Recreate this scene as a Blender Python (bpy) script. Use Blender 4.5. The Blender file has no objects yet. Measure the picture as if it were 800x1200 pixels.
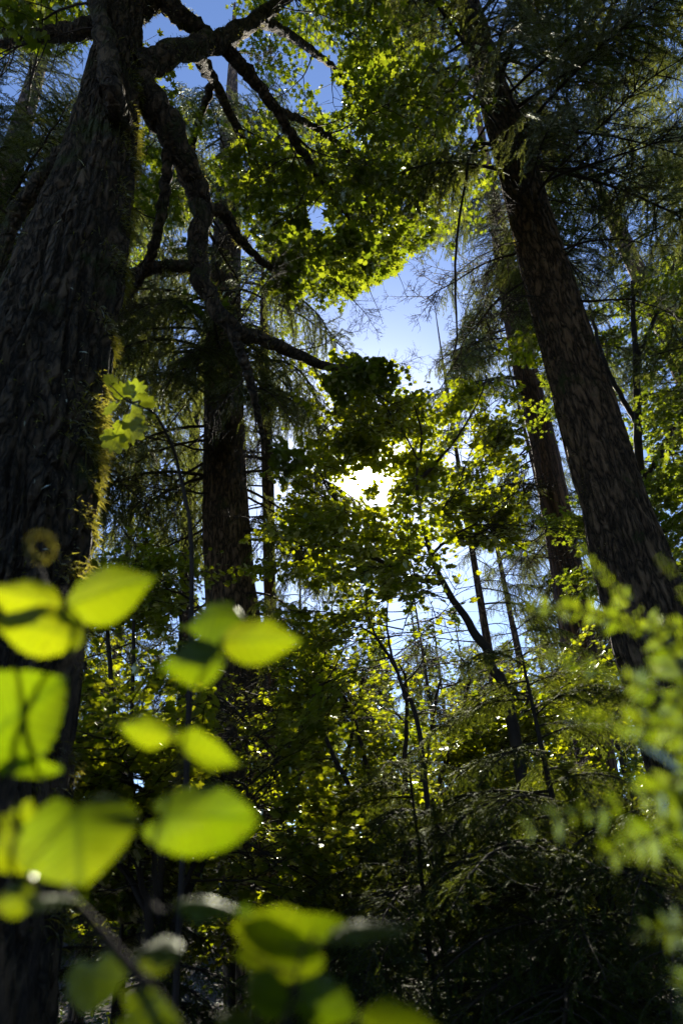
import bpy, math
import numpy as np
from mathutils import noise as mnoise, Vector, Matrix

SC = bpy.context.scene
COL = SC.collection
RNG = np.random.RandomState(7)

# ------------------------------------------------------------------ camera basis
W0, H0, FPX = 800.0, 1200.0, 800.0
CAM = np.array([0.0, 0.0, 1.5])
up_c = np.array([-90.0, 1300.0, -800.0]); up_c /= np.linalg.norm(up_c)      # world up seen in camera axes
fw_c = np.array([0, 0, -1.0]) - up_c * np.dot([0, 0, -1.0], up_c); fw_c /= np.linalg.norm(fw_c)
rt_c = np.cross(fw_c, up_c)
CW = np.array([rt_c, fw_c, up_c])            # camera vector -> world vector
def ray(px, py):
    v = np.array([px - W0/2, -(py - H0/2), -FPX])
    return CW @ v
def P(px, py, Y):
    """point on the line of sight at a horizontal distance Y ahead of the viewpoint"""
    d = ray(px, py)
    return CAM + d * (Y / d[1])
def project(p):
    v = (np.asarray(p) - CAM) @ CW           # world -> camera
    z = np.minimum(v[..., 2], -1e-3)
    return W0/2 + FPX * v[..., 0] / -z, H0/2 - FPX * v[..., 1] / -z, v[..., 2] < -1e-2
SUN = ray(430, 557); SUN /= np.linalg.norm(SUN)
SUN_EL = math.asin(SUN[2]); SUN_AZ = math.atan2(SUN[0], SUN[1])

cam = bpy.data.objects.new("camera", bpy.data.cameras.new("camera"))
COL.objects.link(cam); SC.camera = cam
cam.data.sensor_fit = 'VERTICAL'; cam.data.sensor_height = 36; cam.data.lens = 24
cam.data.clip_start = 0.02; cam.data.clip_end = 3000
M = Matrix.Identity(4)
for i in range(3):
    for j in range(3): M[i][j] = CW[i][j]
M.translation = Vector(CAM)
cam.matrix_world = M
cam.data.dof.use_dof = True
cam.data.dof.focus_distance = 12.0
cam.data.dof.aperture_fstop = 24e-3 / 10e-3

# ------------------------------------------------------------------ clearings between the crowns
def in_poly(px, py, poly):
    px = np.asarray(px); inside = np.zeros(px.shape, bool); n = len(poly)
    for i in range(n):
        x1, y1 = poly[i]; x2, y2 = poly[(i+1) % n]
        c = ((y1 > py) != (y2 > py))
        xi = (x2-x1) * (py-y1) / ((y2-y1) if y2 != y1 else 1e-9) + x1
        inside ^= c & (px < xi)
    return inside
GAPS = [[(388, 408), (408, 352), (470, 312), (512, 275), (528, 300), (522, 345), (535, 402), (500, 400), (478, 425), (428, 420)],
        [(0, 62), (30, 50), (42, 100), (18, 165), (0, 165)],
        [(375, 105), (400, 100), (402, 130), (380, 135)], [(355, 240), (385, 232), (380, 268), (362, 272)],
        [(450, 702), (470, 696), (476, 730), (460, 752), (451, 738)],
        [(145, 905), (172, 898), (176, 928), (150, 932)], [(76, 905), (98, 900), (100, 935), (78, 938)],
        [(690, 120), (730, 130), (725, 150), (692, 145)]]
def open_sky(p, grow=0.0):
    x, y, f = project(p)
    m = np.zeros(np.shape(x), bool)
    for g in GAPS: m |= in_poly(x, y, g)
    return m & f
def sun_shaft(p, r):
    q = np.asarray(p) - CAM
    t = q @ SUN
    d = np.linalg.norm(q - t[..., None] * SUN, axis=-1)
    return (d < r) & (t > 0)

LIT = []                                     # (point, radius, chance): openings in the canopy that let sunlight down to that point
for px, py, Y, r, ch in [(470, 810, 8.0, 1.2, .92), (400, 850, 8.5, 1.2, .92), (560, 800, 8.8, 1.1, .92), (620, 760, 9.3, 1.0, .9), (112, 480, 3.3, .55, 1), (100, 620, 3.3, .45, 1), (160, 120, 3.3, .45, 1),
        (235, 300, 4.0, .4, .9), (650, 480, 9.8, 1.0, .7), (760, 520, 9.6, 1.2, .8), (140, 490, 2.5, .32, 1), (640, 880, 4.6, .9, .85), (760, 900, 4.2, .8, .85), (480, 930, 5.2, .8, .85), (300, 700, 10, .7, .85), (440, 230, 7.5, 1.3, .9), (330, 200, 6.4, .8, .8), (170, 760, 6.5, .8, .8),
        (560, 260, 6.8, 1.0, .8), (640, 640, 12.5, .9, .8), (330, 990, 7.5, .6, .8), (560, 980, 9, .8, .8), (610, 330, 12.8, 1.1, .8), (260, 330, 10, .8, .8), (700, 1030, 8.0, 1.0, .92), (600, 1020, 9, 1.1, .92), (740, 960, 8.0, 1.0, .92), (480, 1000, 8.5, .9, .9)]:
    LIT.append((P(px, py, Y), r, ch))
FG = []                                      # narrow openings for the shrub and fern right beside the viewpoint
for px, py, Y in [(30, 705, .55), (125, 700, .55), (30, 830, .55), (170, 860, .55), (95, 990, .55), (245, 968, .55), (232, 780, .55), (305, 752, .55), (435, 1100, .52), (47, 640, .62),
        *[(a, b, Y*1.3) for a, b, Y in [(700, 660, .52), (740, 705, .52), (660, 712, .5), (720, 770, .48), (760, 800, .48), (700, 955, .45), (750, 940, .45), (790, 930, .45), (720, 845, .46), (760, 860, .46), (790, 830, .47), (745, 840, .47), (790, 970, .44), (745, 990, .44), (780, 740, .49), (790, 690, .5), (690, 710, .5), (760, 1095, .5)]]]:
    FG.append((P(px, py, Y), .075, .8))
FG += [(P(247, 968, .55), .08, .95), (P(95, 990, .55), .07, .8), (P(700, 960, .58), .1, .95), (P(330, 1110, .57), .07, .6), (P(395, 1175, .54), .07, .6), (P(190, 1120, .56), .05, .6), (P(113, 1158, .6), .06, .6)]
BLK = {}
def blocked(p, rs, near=0.6, fg=True):
    if fg not in BLK:
        l = LIT + (FG if fg else []); BLK[fg] = (np.array([x[0] for x in l]), np.array([x[1] for x in l]), np.array([x[2] for x in l]))
    O, R, CH = BLK[fg]; p = np.asarray(p); v = p[..., None, :] - O
    t = v @ SUN; d2 = np.sum(v*v, -1) - t*t
    return ((t > near + R) & (d2 < R*R) & (rs.rand(*t.shape) < CH)).any(-1)

# ------------------------------------------------------------------ mesh helpers
class MB:
    def __init__(s): s.v = []; s.f4 = []; s.f3 = []; s.n = 0; s.m4 = []; s.m3 = []
    def add(s, v, f, mat=0):
        v = np.asarray(v, np.float32).reshape(-1, 3); f = np.asarray(f, np.int32)
        if not len(v) or not len(f): return
        s.v.append(v)
        if f.shape[1] == 4: s.f4.append(f + s.n); s.m4.append(np.full(len(f), mat))
        else: s.f3.append(f + s.n); s.m3.append(np.full(len(f), mat))
        s.n += len(v)
    def mesh(s, name, mats, smooth=True, uv=None):
        me = bpy.data.meshes.new(name)
        if s.n:
            v = np.concatenate(s.v)
            f4 = np.concatenate(s.f4) if s.f4 else np.zeros((0, 4), np.int32)
            f3 = np.concatenate(s.f3) if s.f3 else np.zeros((0, 3), np.int32)
            lv = np.concatenate([f4.ravel(), f3.ravel()])
            st = np.concatenate([np.arange(len(f4))*4, len(f4)*4 + np.arange(len(f3))*3])
            me.vertices.add(len(v)); me.vertices.foreach_set("co", v.ravel())
            me.loops.add(len(lv)); me.loops.foreach_set("vertex_index", lv.astype(np.int32))
            me.polygons.add(len(st)); me.polygons.foreach_set("loop_start", st.astype(np.int32))
            mi = np.concatenate([np.concatenate(s.m4) if s.m4 else [], np.concatenate(s.m3) if s.m3 else []]).astype(np.int32)
            me.polygons.foreach_set("material_index", mi)
            me.polygons.foreach_set("use_smooth", np.full(len(st), smooth))
            if uv is not None:
                l = me.uv_layers.new(name="UVMap")
                l.data.foreach_set("uv", np.asarray(uv, np.float32)[lv].ravel())
            me.update(calc_edges=True)
        for m in (mats if isinstance(mats, (list, tuple)) else [mats]): me.materials.append(m)
        return me
def link(name, me, parent=None, loc=None):
    o = bpy.data.objects.new(name, me); COL.objects.link(o)
    if parent is not None: o.parent = parent
    if loc is not None: o.location = loc
    return o
def thing(name, label, cat, loc=(0, 0, 0), group=None):
    o = bpy.data.objects.new(name, None); COL.objects.link(o); o.location = [float(c) for c in loc]
    o.empty_display_size = 0.2
    o['label'] = label; o['category'] = cat
    if group: o['group'] = group
    return o
def norm(a): return a / np.maximum(np.linalg.norm(a, axis=-1, keepdims=True), 1e-9)
def smooth_path(pts, rad, n):
    """Catmull-Rom through pts, n samples"""
    pts = np.asarray(pts, float); rad = np.asarray(rad, float)
    k = len(pts); t = np.linspace(0, k-1, n); i = np.clip(t.astype(int), 0, k-2); u = (t - i)[:, None]
    def at(a, j): return a[np.clip(j, 0, k-1)]
    p0, p1, p2, p3 = at(pts, i-1), at(pts, i), at(pts, i+1), at(pts, i+2)
    q = 0.5*((2*p1) + (p2-p0)*u + (2*p0-5*p1+4*p2-p3)*u**2 + (3*p1-p0-3*p2+p3)*u**3)
    return q, np.interp(t, np.arange(k), rad)
def frames(pts):
    T = norm(np.gradient(pts, axis=0)); N = np.zeros_like(T)
    a = np.array([0, 0, 1.0]) if abs(T[0, 2]) < 0.8 else np.array([0, 1.0, 0])
    n = np.cross(T[0], a); n /= np.linalg.norm(n)
    for i in range(len(pts)):
        n = n - T[i]*np.dot(n, T[i]); n /= max(np.linalg.norm(n), 1e-9); N[i] = n
    return T, N, np.cross(T, N)
def tube(pts, rad, k=6, disp=None, cap=True):
    pts = np.asarray(pts, float); T, N, B = frames(pts); n = len(pts)
    a = np.linspace(0, 2*math.pi, k, endpoint=False)
    r = np.asarray(rad, float)[:, None] * np.ones(k)
    if disp is not None: r = r + disp
    v = pts[:, None] + r[..., None]*(np.cos(a)[None, :, None]*N[:, None] + np.sin(a)[None, :, None]*B[:, None])
    i, j = np.meshgrid(np.arange(n-1), np.arange(k), indexing='ij')
    j2 = (j+1) % k
    f = np.stack([i*k+j, i*k+j2, (i+1)*k+j2, (i+1)*k+j], -1).reshape(-1, 4)
    return v.reshape(-1, 3), f

# ------------------------------------------------------------------ materials
def mat(name):
    m = bpy.data.materials.new(name); m.use_nodes = True; nt = m.node_tree; nt.nodes.clear()
    out = nt.nodes.new("ShaderNodeOutputMaterial")
    def N(t, **kw):
        n = nt.nodes.new(t)
        for k, v in kw.items():
            if k in ('ins',):
                for a, b in v.items(): n.inputs[a].default_value = b
            else: setattr(n, k, v)
        return n
    return m, nt, N, out, nt.links.new
def ramp(N, stops):
    r = N("ShaderNodeValToRGB"); e = r.color_ramp.elements
    while len(e) < len(stops): e.new(0.5)
    for x, (p, c) in zip(e, stops): x.position = p; x.color = (*c, 1)
    return r
def leaf_mat(name, dark, light, trans_dark, trans_light, mix=0.5, gloss=0.06, rough=0.35, scale=3.0, veins=False, fres=0.35):
    m, nt, N, out, L = mat(name)
    tc = N("ShaderNodeTexCoord"); geo = N("ShaderNodeNewGeometry")
    nz = N("ShaderNodeTexNoise", ins={'Scale': scale, 'Detail': 3.0})
    L(tc.outputs['Object'], nz.inputs['Vector'])
    add = N("ShaderNodeMath", operation='ADD'); L(nz.outputs['Fac'], add.inputs[0])
    mul = N("ShaderNodeMath", operation='MULTIPLY_ADD', ins={1: 0.5, 2: -0.25}); L(geo.outputs['Random Per Island'], mul.inputs[0])
    L(mul.outputs[0], add.inputs[1])
    fac = add.outputs[0]
    c1 = ramp(N, [(0.25, dark), (0.75, light)]); c2 = ramp(N, [(0.25, trans_dark), (0.75, trans_light)])
    L(fac, c1.inputs[0]); L(fac, c2.inputs[0])
    col1, col2 = c1.outputs[0], c2.outputs[0]
    bsock = None
    if veins:
        uv = N("ShaderNodeUVMap"); sep = N("ShaderNodeSeparateXYZ"); L(uv.outputs[0], sep.inputs[0])
        ab = N("ShaderNodeMath", operation='ABSOLUTE'); L(sep.outputs['Y'], ab.inputs[0])
        s = N("ShaderNodeMath", operation='MULTIPLY_ADD', ins={1: -0.35}); L(ab.outputs[0], s.inputs[0]); L(sep.outputs['X'], s.inputs[2])
        s2 = N("ShaderNodeMath", operation='MULTIPLY', ins={1: 9.0}); L(s.outputs[0], s2.inputs[0])
        pp = N("ShaderNodeMath", operation='PINGPONG', ins={1: 0.5}); L(s2.outputs[0], pp.inputs[0])
        side = N("ShaderNodeMapRange", ins={1: 0.0, 2: 0.12, 3: 1.0, 4: 0.0}); L(pp.outputs[0], side.inputs[0])
        midr = N("ShaderNodeMapRange", ins={1: 0.0, 2: 0.05, 3: 1.0, 4: 0.0}); L(ab.outputs[0], midr.inputs[0])
        mx = N("ShaderNodeMath", operation='MAXIMUM'); L(side.outputs[0], mx.inputs[0]); L(midr.outputs[0], mx.inputs[1])
        k = N("ShaderNodeMath", operation='MULTIPLY', ins={1: 0.75}); L(mx.outputs[0], k.inputs[0])
        mc = N("ShaderNodeMixRGB", ins={'Color2': (0.05, 0.10, 0.005, 1)}); L(k.outputs[0], mc.inputs['Fac']); L(col2, mc.inputs['Color1'])
        oi = N("ShaderNodeObjectInfo"); vr = N("ShaderNodeMapRange", ins={1: 0.0, 2: 1.0, 3: 0.68, 4: 1.0}); L(oi.outputs['Random'], vr.inputs[0])
        hs = N("ShaderNodeHueSaturation"); L(vr.outputs[0], hs.inputs['Value']); L(mc.outputs[0], hs.inputs['Color'])
        hm = N("ShaderNodeMapRange", ins={1: 0.0, 2: 1.0, 3: 0.515, 4: 0.485}); L(oi.outputs['Random'], hm.inputs[0]); L(hm.outputs[0], hs.inputs['Hue'])
        col2 = hs.outputs[0]
        sp = N("ShaderNodeTexNoise", ins={'Scale': 150.0, 'Detail': 3.0}); L(tc.outputs['Object'], sp.inputs['Vector'])
        sr = N("ShaderNodeMapRange", ins={1: 0.68, 2: 0.72}); L(sp.outputs['Fac'], sr.inputs[0])
        sc2 = N("ShaderNodeMixRGB", ins={'Color2': (0.10, 0.05, 0.008, 1)}); L(sr.outputs[0], sc2.inputs[0]); L(col2, sc2.inputs[1]); col2 = sc2.outputs[0]
        bp = N("ShaderNodeBump", ins={'Strength': 0.5, 'Distance': 0.002}); L(mx.outputs[0], bp.inputs['Height']); bsock = bp.outputs[0]
    d = N("ShaderNodeBsdfDiffuse"); t = N("ShaderNodeBsdfTranslucent"); g = N("ShaderNodeBsdfGlossy", ins={'Roughness': rough, 'Color': (0.9, 0.95, 0.85, 1)})
    L(col1, d.inputs['Color']); L(col2, t.inputs['Color'])
    if bsock: L(bsock, d.inputs['Normal']); L(bsock, g.inputs['Normal'])
    a = N("ShaderNodeMixShader", ins={0: mix}); L(d.outputs[0], a.inputs[1]); L(t.outputs[0], a.inputs[2])
    fr = N("ShaderNodeFresnel", ins={'IOR': 1.35}); fm = N("ShaderNodeMath", operation='MULTIPLY_ADD', ins={1: fres, 2: gloss*0.3}); L(fr.outputs[0], fm.inputs[0])
    b = N("ShaderNodeMixShader"); L(fm.outputs[0], b.inputs[0]); L(a.outputs[0], b.inputs[1]); L(g.outputs[0], b.inputs[2])
    L(b.outputs[0], out.inputs['Surface'])
    return m
def bark_mat(name, dark, light, scale=6.0, stretch=0.16, bump=0.03, mossy=0.0):
    m, nt, N, out, L = mat(name)
    tc = N("ShaderNodeTexCoord"); mp = N("ShaderNodeMapping", ins={'Scale': (1, 1, stretch)})
    L(tc.outputs['Object'], mp.inputs['Vector'])
    wn = N("ShaderNodeTexNoise", ins={'Scale': scale*0.7, 'Detail': 4.0}); L(mp.outputs[0], wn.inputs['Vector'])
    mixv = N("ShaderNodeMixRGB", blend_type='ADD', ins={'Fac': 0.5}); L(mp.outputs[0], mixv.inputs[1]); L(wn.outputs['Color'], mixv.inputs[2])
    vo = N("ShaderNodeTexVoronoi", feature='DISTANCE_TO_EDGE', ins={'Scale': scale}); L(mixv.outputs[0], vo.inputs['Vector'])
    nz = N("ShaderNodeTexNoise", ins={'Scale': scale*6, 'Detail': 6.0, 'Roughness': 0.65}); L(mp.outputs[0], nz.inputs['Vector'])
    rp = N("ShaderNodeMapRange", ins={1: 0.0, 2: 0.30}); L(vo.outputs['Distance'], rp.inputs[0])
    ml = N("ShaderNodeMath", operation='MULTIPLY_ADD', ins={1: 0.45}); L(nz.outputs['Fac'], ml.inputs[0])
    h = N("ShaderNodeMath", operation='MULTIPLY', ins={1: 0.6}); L(rp.outputs[0], h.inputs[0]); L(h.outputs[0], ml.inputs[2])
    cr = ramp(N, [(0.2, dark), (0.85, light)]); L(ml.outputs[0], cr.inputs[0])
    col = cr.outputs[0]
    if mossy > 0:
        n2 = N("ShaderNodeTexNoise", ins={'Scale': 2.2, 'Detail': 6.0, 'Roughness': 0.7}); L(tc.outputs['Object'], n2.inputs['Vector'])
        r2 = N("ShaderNodeMapRange", ins={1: 0.62 - mossy*0.3, 2: 0.72 - mossy*0.3}); L(n2.outputs['Fac'], r2.inputs[0])
        mc = N("ShaderNodeMixRGB", ins={'Color2': (0.045, 0.06, 0.012, 1)}); L(r2.outputs[0], mc.inputs[0]); L(col, mc.inputs[1]); col = mc.outputs[0]
    bp = N("ShaderNodeBump", ins={'Strength': 1.0, 'Distance': bump}); L(ml.outputs[0], bp.inputs['Height'])
    pr = N("ShaderNodeBsdfPrincipled", ins={'Roughness': 0.85}); L(col, pr.inputs['Base Color']); L(bp.outputs[0], pr.inputs['Normal'])
    L(pr.outputs[0], out.inputs['Surface'])
    return m
def simple(name, a, b, scale=4, rough=0.8):
    m, nt, N, out, L = mat(name)
    tc = N("ShaderNodeTexCoord"); nz = N("ShaderNodeTexNoise", ins={'Scale': scale, 'Detail': 6.0}); L(tc.outputs['Object'], nz.inputs['Vector'])
    r = ramp(N, [(0.3, a), (0.7, b)]); L(nz.outputs['Fac'], r.inputs[0])
    pr = N("ShaderNodeBsdfPrincipled", ins={'Roughness': rough}); L(r.outputs[0], pr.inputs['Base Color']); L(pr.outputs[0], out.inputs['Surface'])
    return m
MAT = dict(
    maple=leaf_mat("maple_leaf", (0.022, 0.045, 0.008), (0.05, 0.085, 0.015), (0.20, 0.28, 0.010), (0.40, 0.46, 0.018), 0.58),
    vine=leaf_mat("vine_maple_leaf", (0.02, 0.042, 0.008), (0.045, 0.08, 0.014), (0.28, 0.36, 0.006), (0.55, 0.57, 0.012), 0.62, rough=0.3),
    needle=leaf_mat("fir_needle", (0.022, 0.042, 0.010), (0.05, 0.075, 0.018), (0.13, 0.16, 0.025), (0.26, 0.28, 0.05), 0.42, rough=0.5, gloss=0.02, fres=0.15),
    hemlock=leaf_mat("hemlock_needle", (0.022, 0.048, 0.008), (0.05, 0.085, 0.016), (0.12, 0.17, 0.012), (0.26, 0.30, 0.025), 0.45, rough=0.5, gloss=0.02, fres=0.15),
    shrub=leaf_mat("shrub_leaf", (0.03, 0.06, 0.008), (0.045, 0.085, 0.012), (0.22, 0.35, 0.002), (0.37, 0.46, 0.004), 0.64, rough=0.4, scale=13, veins=True, fres=0.4),
    fern=leaf_mat("fern_leaf", (0.03, 0.055, 0.008), (0.05, 0.085, 0.012), (0.20, 0.30, 0.005), (0.36, 0.46, 0.012), 0.6, rough=0.22, gloss=0.3, fres=0.9, scale=9),
    moss=leaf_mat("moss_tuft", (0.05, 0.06, 0.012), (0.10, 0.10, 0.025), (0.28, 0.28, 0.02), (0.46, 0.40, 0.06), 0.6, rough=0.5, scale=5),
    bark_maple=bark_mat("maple_bark", (0.006, 0.0045, 0.003), (0.15, 0.105, 0.068), 9, 0.36, 0.07, 0.25),
    bark_fir=bark_mat("fir_bark", (0.012, 0.007, 0.004), (0.27, 0.175, 0.11), 8, 0.28, 0.07, 0.12),
    bark_red=bark_mat("cedar_bark", (0.03, 0.015, 0.009), (0.24, 0.125, 0.07), 9, 0.08, 0.03, 0.05),
    twig=simple("twig_bark", (0.014, 0.009, 0.006), (0.045, 0.030, 0.021), 9),
    stem=simple("shrub_stem", (0.014, 0.008, 0.006), (0.03, 0.018, 0.012), 20, 0.85),
    undergrowth=leaf_mat('undergrowth_leaf', (0.012, 0.022, 0.006), (0.03, 0.045, 0.012), (0.06, 0.10, 0.008), (0.14, 0.17, 0.012), 0.4, rough=0.6, gloss=0.0, fres=0.15),
    soil=simple("forest_soil", (0.018, 0.012, 0.008), (0.05, 0.035, 0.022), 3, 0.95),
)

# ------------------------------------------------------------------ leaf templates (base at origin, tip along +x, unit length)
def fan_template(angles, radii, cx, fold, droop):
    a = np.radians(angles); x = np.cos(a)*radii; y = np.sin(a)*radii
    pts = np.stack([x, y], 1); pts = np.vstack([[0, 0], pts])
    pts[:, 0] += cx
    z = fold*np.abs(pts[:, 1]) - droop*pts[:, 0]**2
    v = np.column_stack([pts, z]); n = len(radii)
    f = np.array([[0, 1+i, 1+(i+1) % n] for i in range(n)])
    v[:, 0] -= v[:, 0].min() * 0.6
    return v, f
def mk_maple():
    ang = [0, 9, 14, 24, 38, 47, 55, 68, 80, 92, 110, 128, 150, 178]
    r = [.74, .50, .52, .34, .60, .66, .52, .34, .38, .46, .34, .32, .28, .06]
    A = ang + [360-x for x in ang[1:][::-1]]; R = r + r[1:][::-1]
    return fan_template(A, np.array(R), 0.30, 0.18, 0.15)
def mk_vine():
    ang = [0, 11, 24, 34, 46, 58, 70, 84, 100, 120, 140, 165]
    r = [.62, .44, .56, .58, .42, .52, .50, .38, .44, .38, .36, .14]
    A = ang + [360-x for x in ang[1:][::-1]]; R = r + r[1:][::-1]
    return fan_template(A, np.array(R), 0.36, 0.15, 0.12)
def mk_oval():
    n = 14; t = np.linspace(0, 1, 8); w = 0.33*np.sin(np.pi*t**0.8)*(1-0.15*t)
    top = np.stack([t, w], 1); bot = np.stack([t[::-1][1:-1], -w[::-1][1:-1]], 1)
    pts = np.vstack([[0.45, 0], top, bot]); v = np.column_stack([pts, 0.25*np.abs(pts[:, 1]) - 0.1*pts[:, 0]**2]); m = len(pts)-1
    return v, np.array([[0, 1+i, 1+(i+1) % m] for i in range(m)])
T_MAPLE, T_VINE, T_OVAL = mk_maple(), mk_vine(), mk_oval()
def stamp(mb, tmpl, pos, dr, nr, size, m=0):
    v, f = tmpl
    x = norm(dr); y = norm(np.cross(nr, x)); z = np.cross(x, y)
    V = pos[:, None] + size[:, None, None]*(v[None, :, :1]*x[:, None] + v[None, :, 1:2]*y[:, None] + v[None, :, 2:3]*z[:, None])
    F = f[None] + (np.arange(len(pos))*len(v))[:, None, None]
    mb.add(V.reshape(-1, 3), F.reshape(-1, 3), m)

# ------------------------------------------------------------------ trunks
def trunk_mesh(name, pts, rad, material, k=96, n=320, amp=0.06, fz=0.25, fa=2.2, seed=0, flare=0.0):
    q, r = smooth_path(pts, rad, n)
    ln = np.concatenate([[0], np.cumsum(np.linalg.norm(np.diff(q, axis=0), axis=1))])
    z0 = pts[0][2]
    if flare: r = r*(1 + flare*np.exp(-ln/0.6))
    a = np.linspace(0, 2*math.pi, k, endpoint=False)
    d = np.zeros((n, k)); f = fa/ max(r[0], 1e-3)**0.3
    for i in range(n):
        for j in range(k):
            p = Vector((math.cos(a[j])*fa*2.2 + seed, math.sin(a[j])*fa*2.2, ln[i]*fz*6))
            w = mnoise.noise(p*0.7)
            dd = mnoise.voronoi(p + Vector((w, w*0.7, w)))[0]
            d[i, j] = min(dd[1]-dd[0], 0.35)/0.35 - 0.6 + 1.3*mnoise.noise(Vector((p.x*0.25, p.y*0.25, ln[i]*0.35)))
    v, fc = tube(q, r, k, disp=d*amp*r[:, None])
    mb = MB(); mb.add(v, fc); return mb, q, r, ln, d
def limb_mb(pts, rad, n=40, k=14, seed=0, rough=0.18):
    q, r = smooth_path(pts, rad, n)
    wob = np.array([[mnoise.noise(Vector((i*0.35+seed, c*7.1, 0))) for c in range(3)] for i in range(n)])
    q = q + wob*np.minimum(r, 0.06)[:, None]*0.75
    d = np.array([[mnoise.noise(Vector((i*0.5, math.cos(j/k*6.283)*1.5+seed, math.sin(j/k*6.283)*1.5))) for j in range(k)] for i in range(n)])
    v, f = tube(q, r, k, disp=d*rough*r[:, None]); mb = MB(); mb.add(v, f)
    return mb, q, r

# ------------------------------------------------------------------ conifer boughs (local: axis +x, up +z)
def needles_on(mb, p0, p1, plane_n, rs, step, ln, wd, flat=0.75):
    """rows of needles along twigs p0->p1 (arrays)"""
    d = p1 - p0; L = np.linalg.norm(d, axis=1); cnt = np.maximum((L/step).astype(int), 2)
    idx = np.repeat(np.arange(len(p0)), cnt); tot = len(idx)
    off = np.arange(tot) - np.repeat(np.cumsum(cnt) - cnt, cnt)
    t = (off + rs.rand(tot))/cnt[idx]
    T = norm(d)[idx]; base = p0[idx] + d[idx]*t[:, None]
    S = norm(np.cross(plane_n[idx], T)); U = np.cross(T, S)
    sgn = np.where(off % 2 == 0, 1.0, -1.0)
    ndir = norm(T*(0.55 + 0.25*rs.rand(tot))[:, None] + S*sgn[:, None] + U*((rs.rand(tot)-0.35)*2*(1-flat))[:, None]*1.6)
    l = ln*(0.65 + 0.6*rs.rand(tot))*(1-0.35*t)
    wv = norm(np.cross(ndir, U + 0.4*(rs.rand(tot, 3)-0.5)))*(wd*0.5)
    mid = base + ndir*(l*0.5)[:, None]
    V = np.stack([base, mid + wv, base + ndir*l[:, None], mid - wv], 1)
    mb.add(V.reshape(-1, 3), np.arange(tot*4).reshape(-1, 4))
def conifer_bough(seed, L=2.6, arch=0.10, droop=0.25, hang=0.25, spread=0.62, bare=0.15, step=0.075, nl=0.02, nw=0.0042, nstep=0.0075, fill=0.9, tw=0.10):
    rs = np.random.RandomState(seed); wood = MB(); nd = MB()
    s = np.linspace(0, L, 26); u = s/L
    ax = np.column_stack([s*(1-0.08*u), 0.12*L*np.cumsum(rs.randn(26))/26*0.5, arch*L*np.sin(u*2.2) - droop*L*u**2])
    r = 0.020*L/2.6*(1-u)**0.8 + 0.0025
    wood.add(*tube(ax, r, 6)); T = norm(np.gradient(ax, axis=0))
    pos = np.arange(bare*L, L*0.985, step*0.5); P0 = []; P1 = []; PN = []
    for i, sp in enumerate(pos):
        if rs.rand() > fill: continue
        uu = sp/L; b = np.array([np.interp(sp, s, ax[:, c]) for c in range(3)]); t = np.array([np.interp(sp, s, T[:, c]) for c in range(3)])
        sg = 1 if i % 2 else -1
        prof = min(1, (uu-bare)/0.22+0.25)*(1-uu)**0.75
        l = spread*L*0.55*prof*(0.55+0.6*rs.rand()) + 0.06
        an = math.radians(38 + 40*rs.rand()); side = np.cross([0, 0, 1.0], t); side /= np.linalg.norm(side)
        d = t*math.cos(an) + side*sg*math.sin(an) + np.array([0, 0, 0.12*(rs.rand()-0.5)])
        n = max(int(l/0.05), 4); w = np.linspace(0, 1, n)[:, None]
        l *= 0.6+0.7*rs.rand(); n = max(int(l/0.05), 4); w = np.linspace(0, 1, n)[:, None]
        pts = b + d*w*l + np.array([0, 0, -1.0])*hang*l*w**1.8*(0.5+rs.rand()) + t*0.35*l*w**2*(rs.rand()-.3) + side*0.25*l*np.sin(w*3)*rs.randn()*.5 + np.cumsum(rs.randn(n, 3), axis=0)*0.009
        wood.add(*tube(pts, 0.006*(1-w[:, 0])*min(1, l/0.5) + 0.0014, 3))
        up = norm(np.cross(d, np.cross([0, 0, 1.0], d)))
        P0.append(pts[:-1]); P1.append(pts[1:]); PN.append(np.repeat(up[None], n-1, 0))
        # twigs
        m = int(l/0.045)
        if m < 2: continue
        tt = (np.arange(m)+0.5)/m; keep = rs.rand(m) < 0.9; tt = tt[keep]; m = len(tt)
        if m == 0: continue
        bp = np.stack([np.interp(tt, w[:, 0], pts[:, c]) for c in range(3)], 1)
        dt = norm(np.stack([np.interp(tt, w[:, 0], np.gradient(pts[:, c])) for c in range(3)], 1))
        sd = norm(np.cross(up[None], dt)); sgn = np.where(np.arange(m) % 2, 1.0, -1.0)[:, None]
        tl = (tw*(0.5+0.9*rs.rand(m))*(1-0.6*tt)*min(1, l/0.35)+0.02)[:, None]
        td = norm(dt*0.8 + sd*sgn*0.75 + rs.randn(m, 3)*0.28 - np.array([0, 0, hang*0.5]))
        P0.append(bp); P1.append(bp + td*tl); PN.append(np.repeat(up[None], m, 0))
    needles_on(nd, np.concatenate(P0), np.concatenate(P1), np.concatenate(PN), rs, nstep, nl, nw)
    return wood, nd
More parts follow.
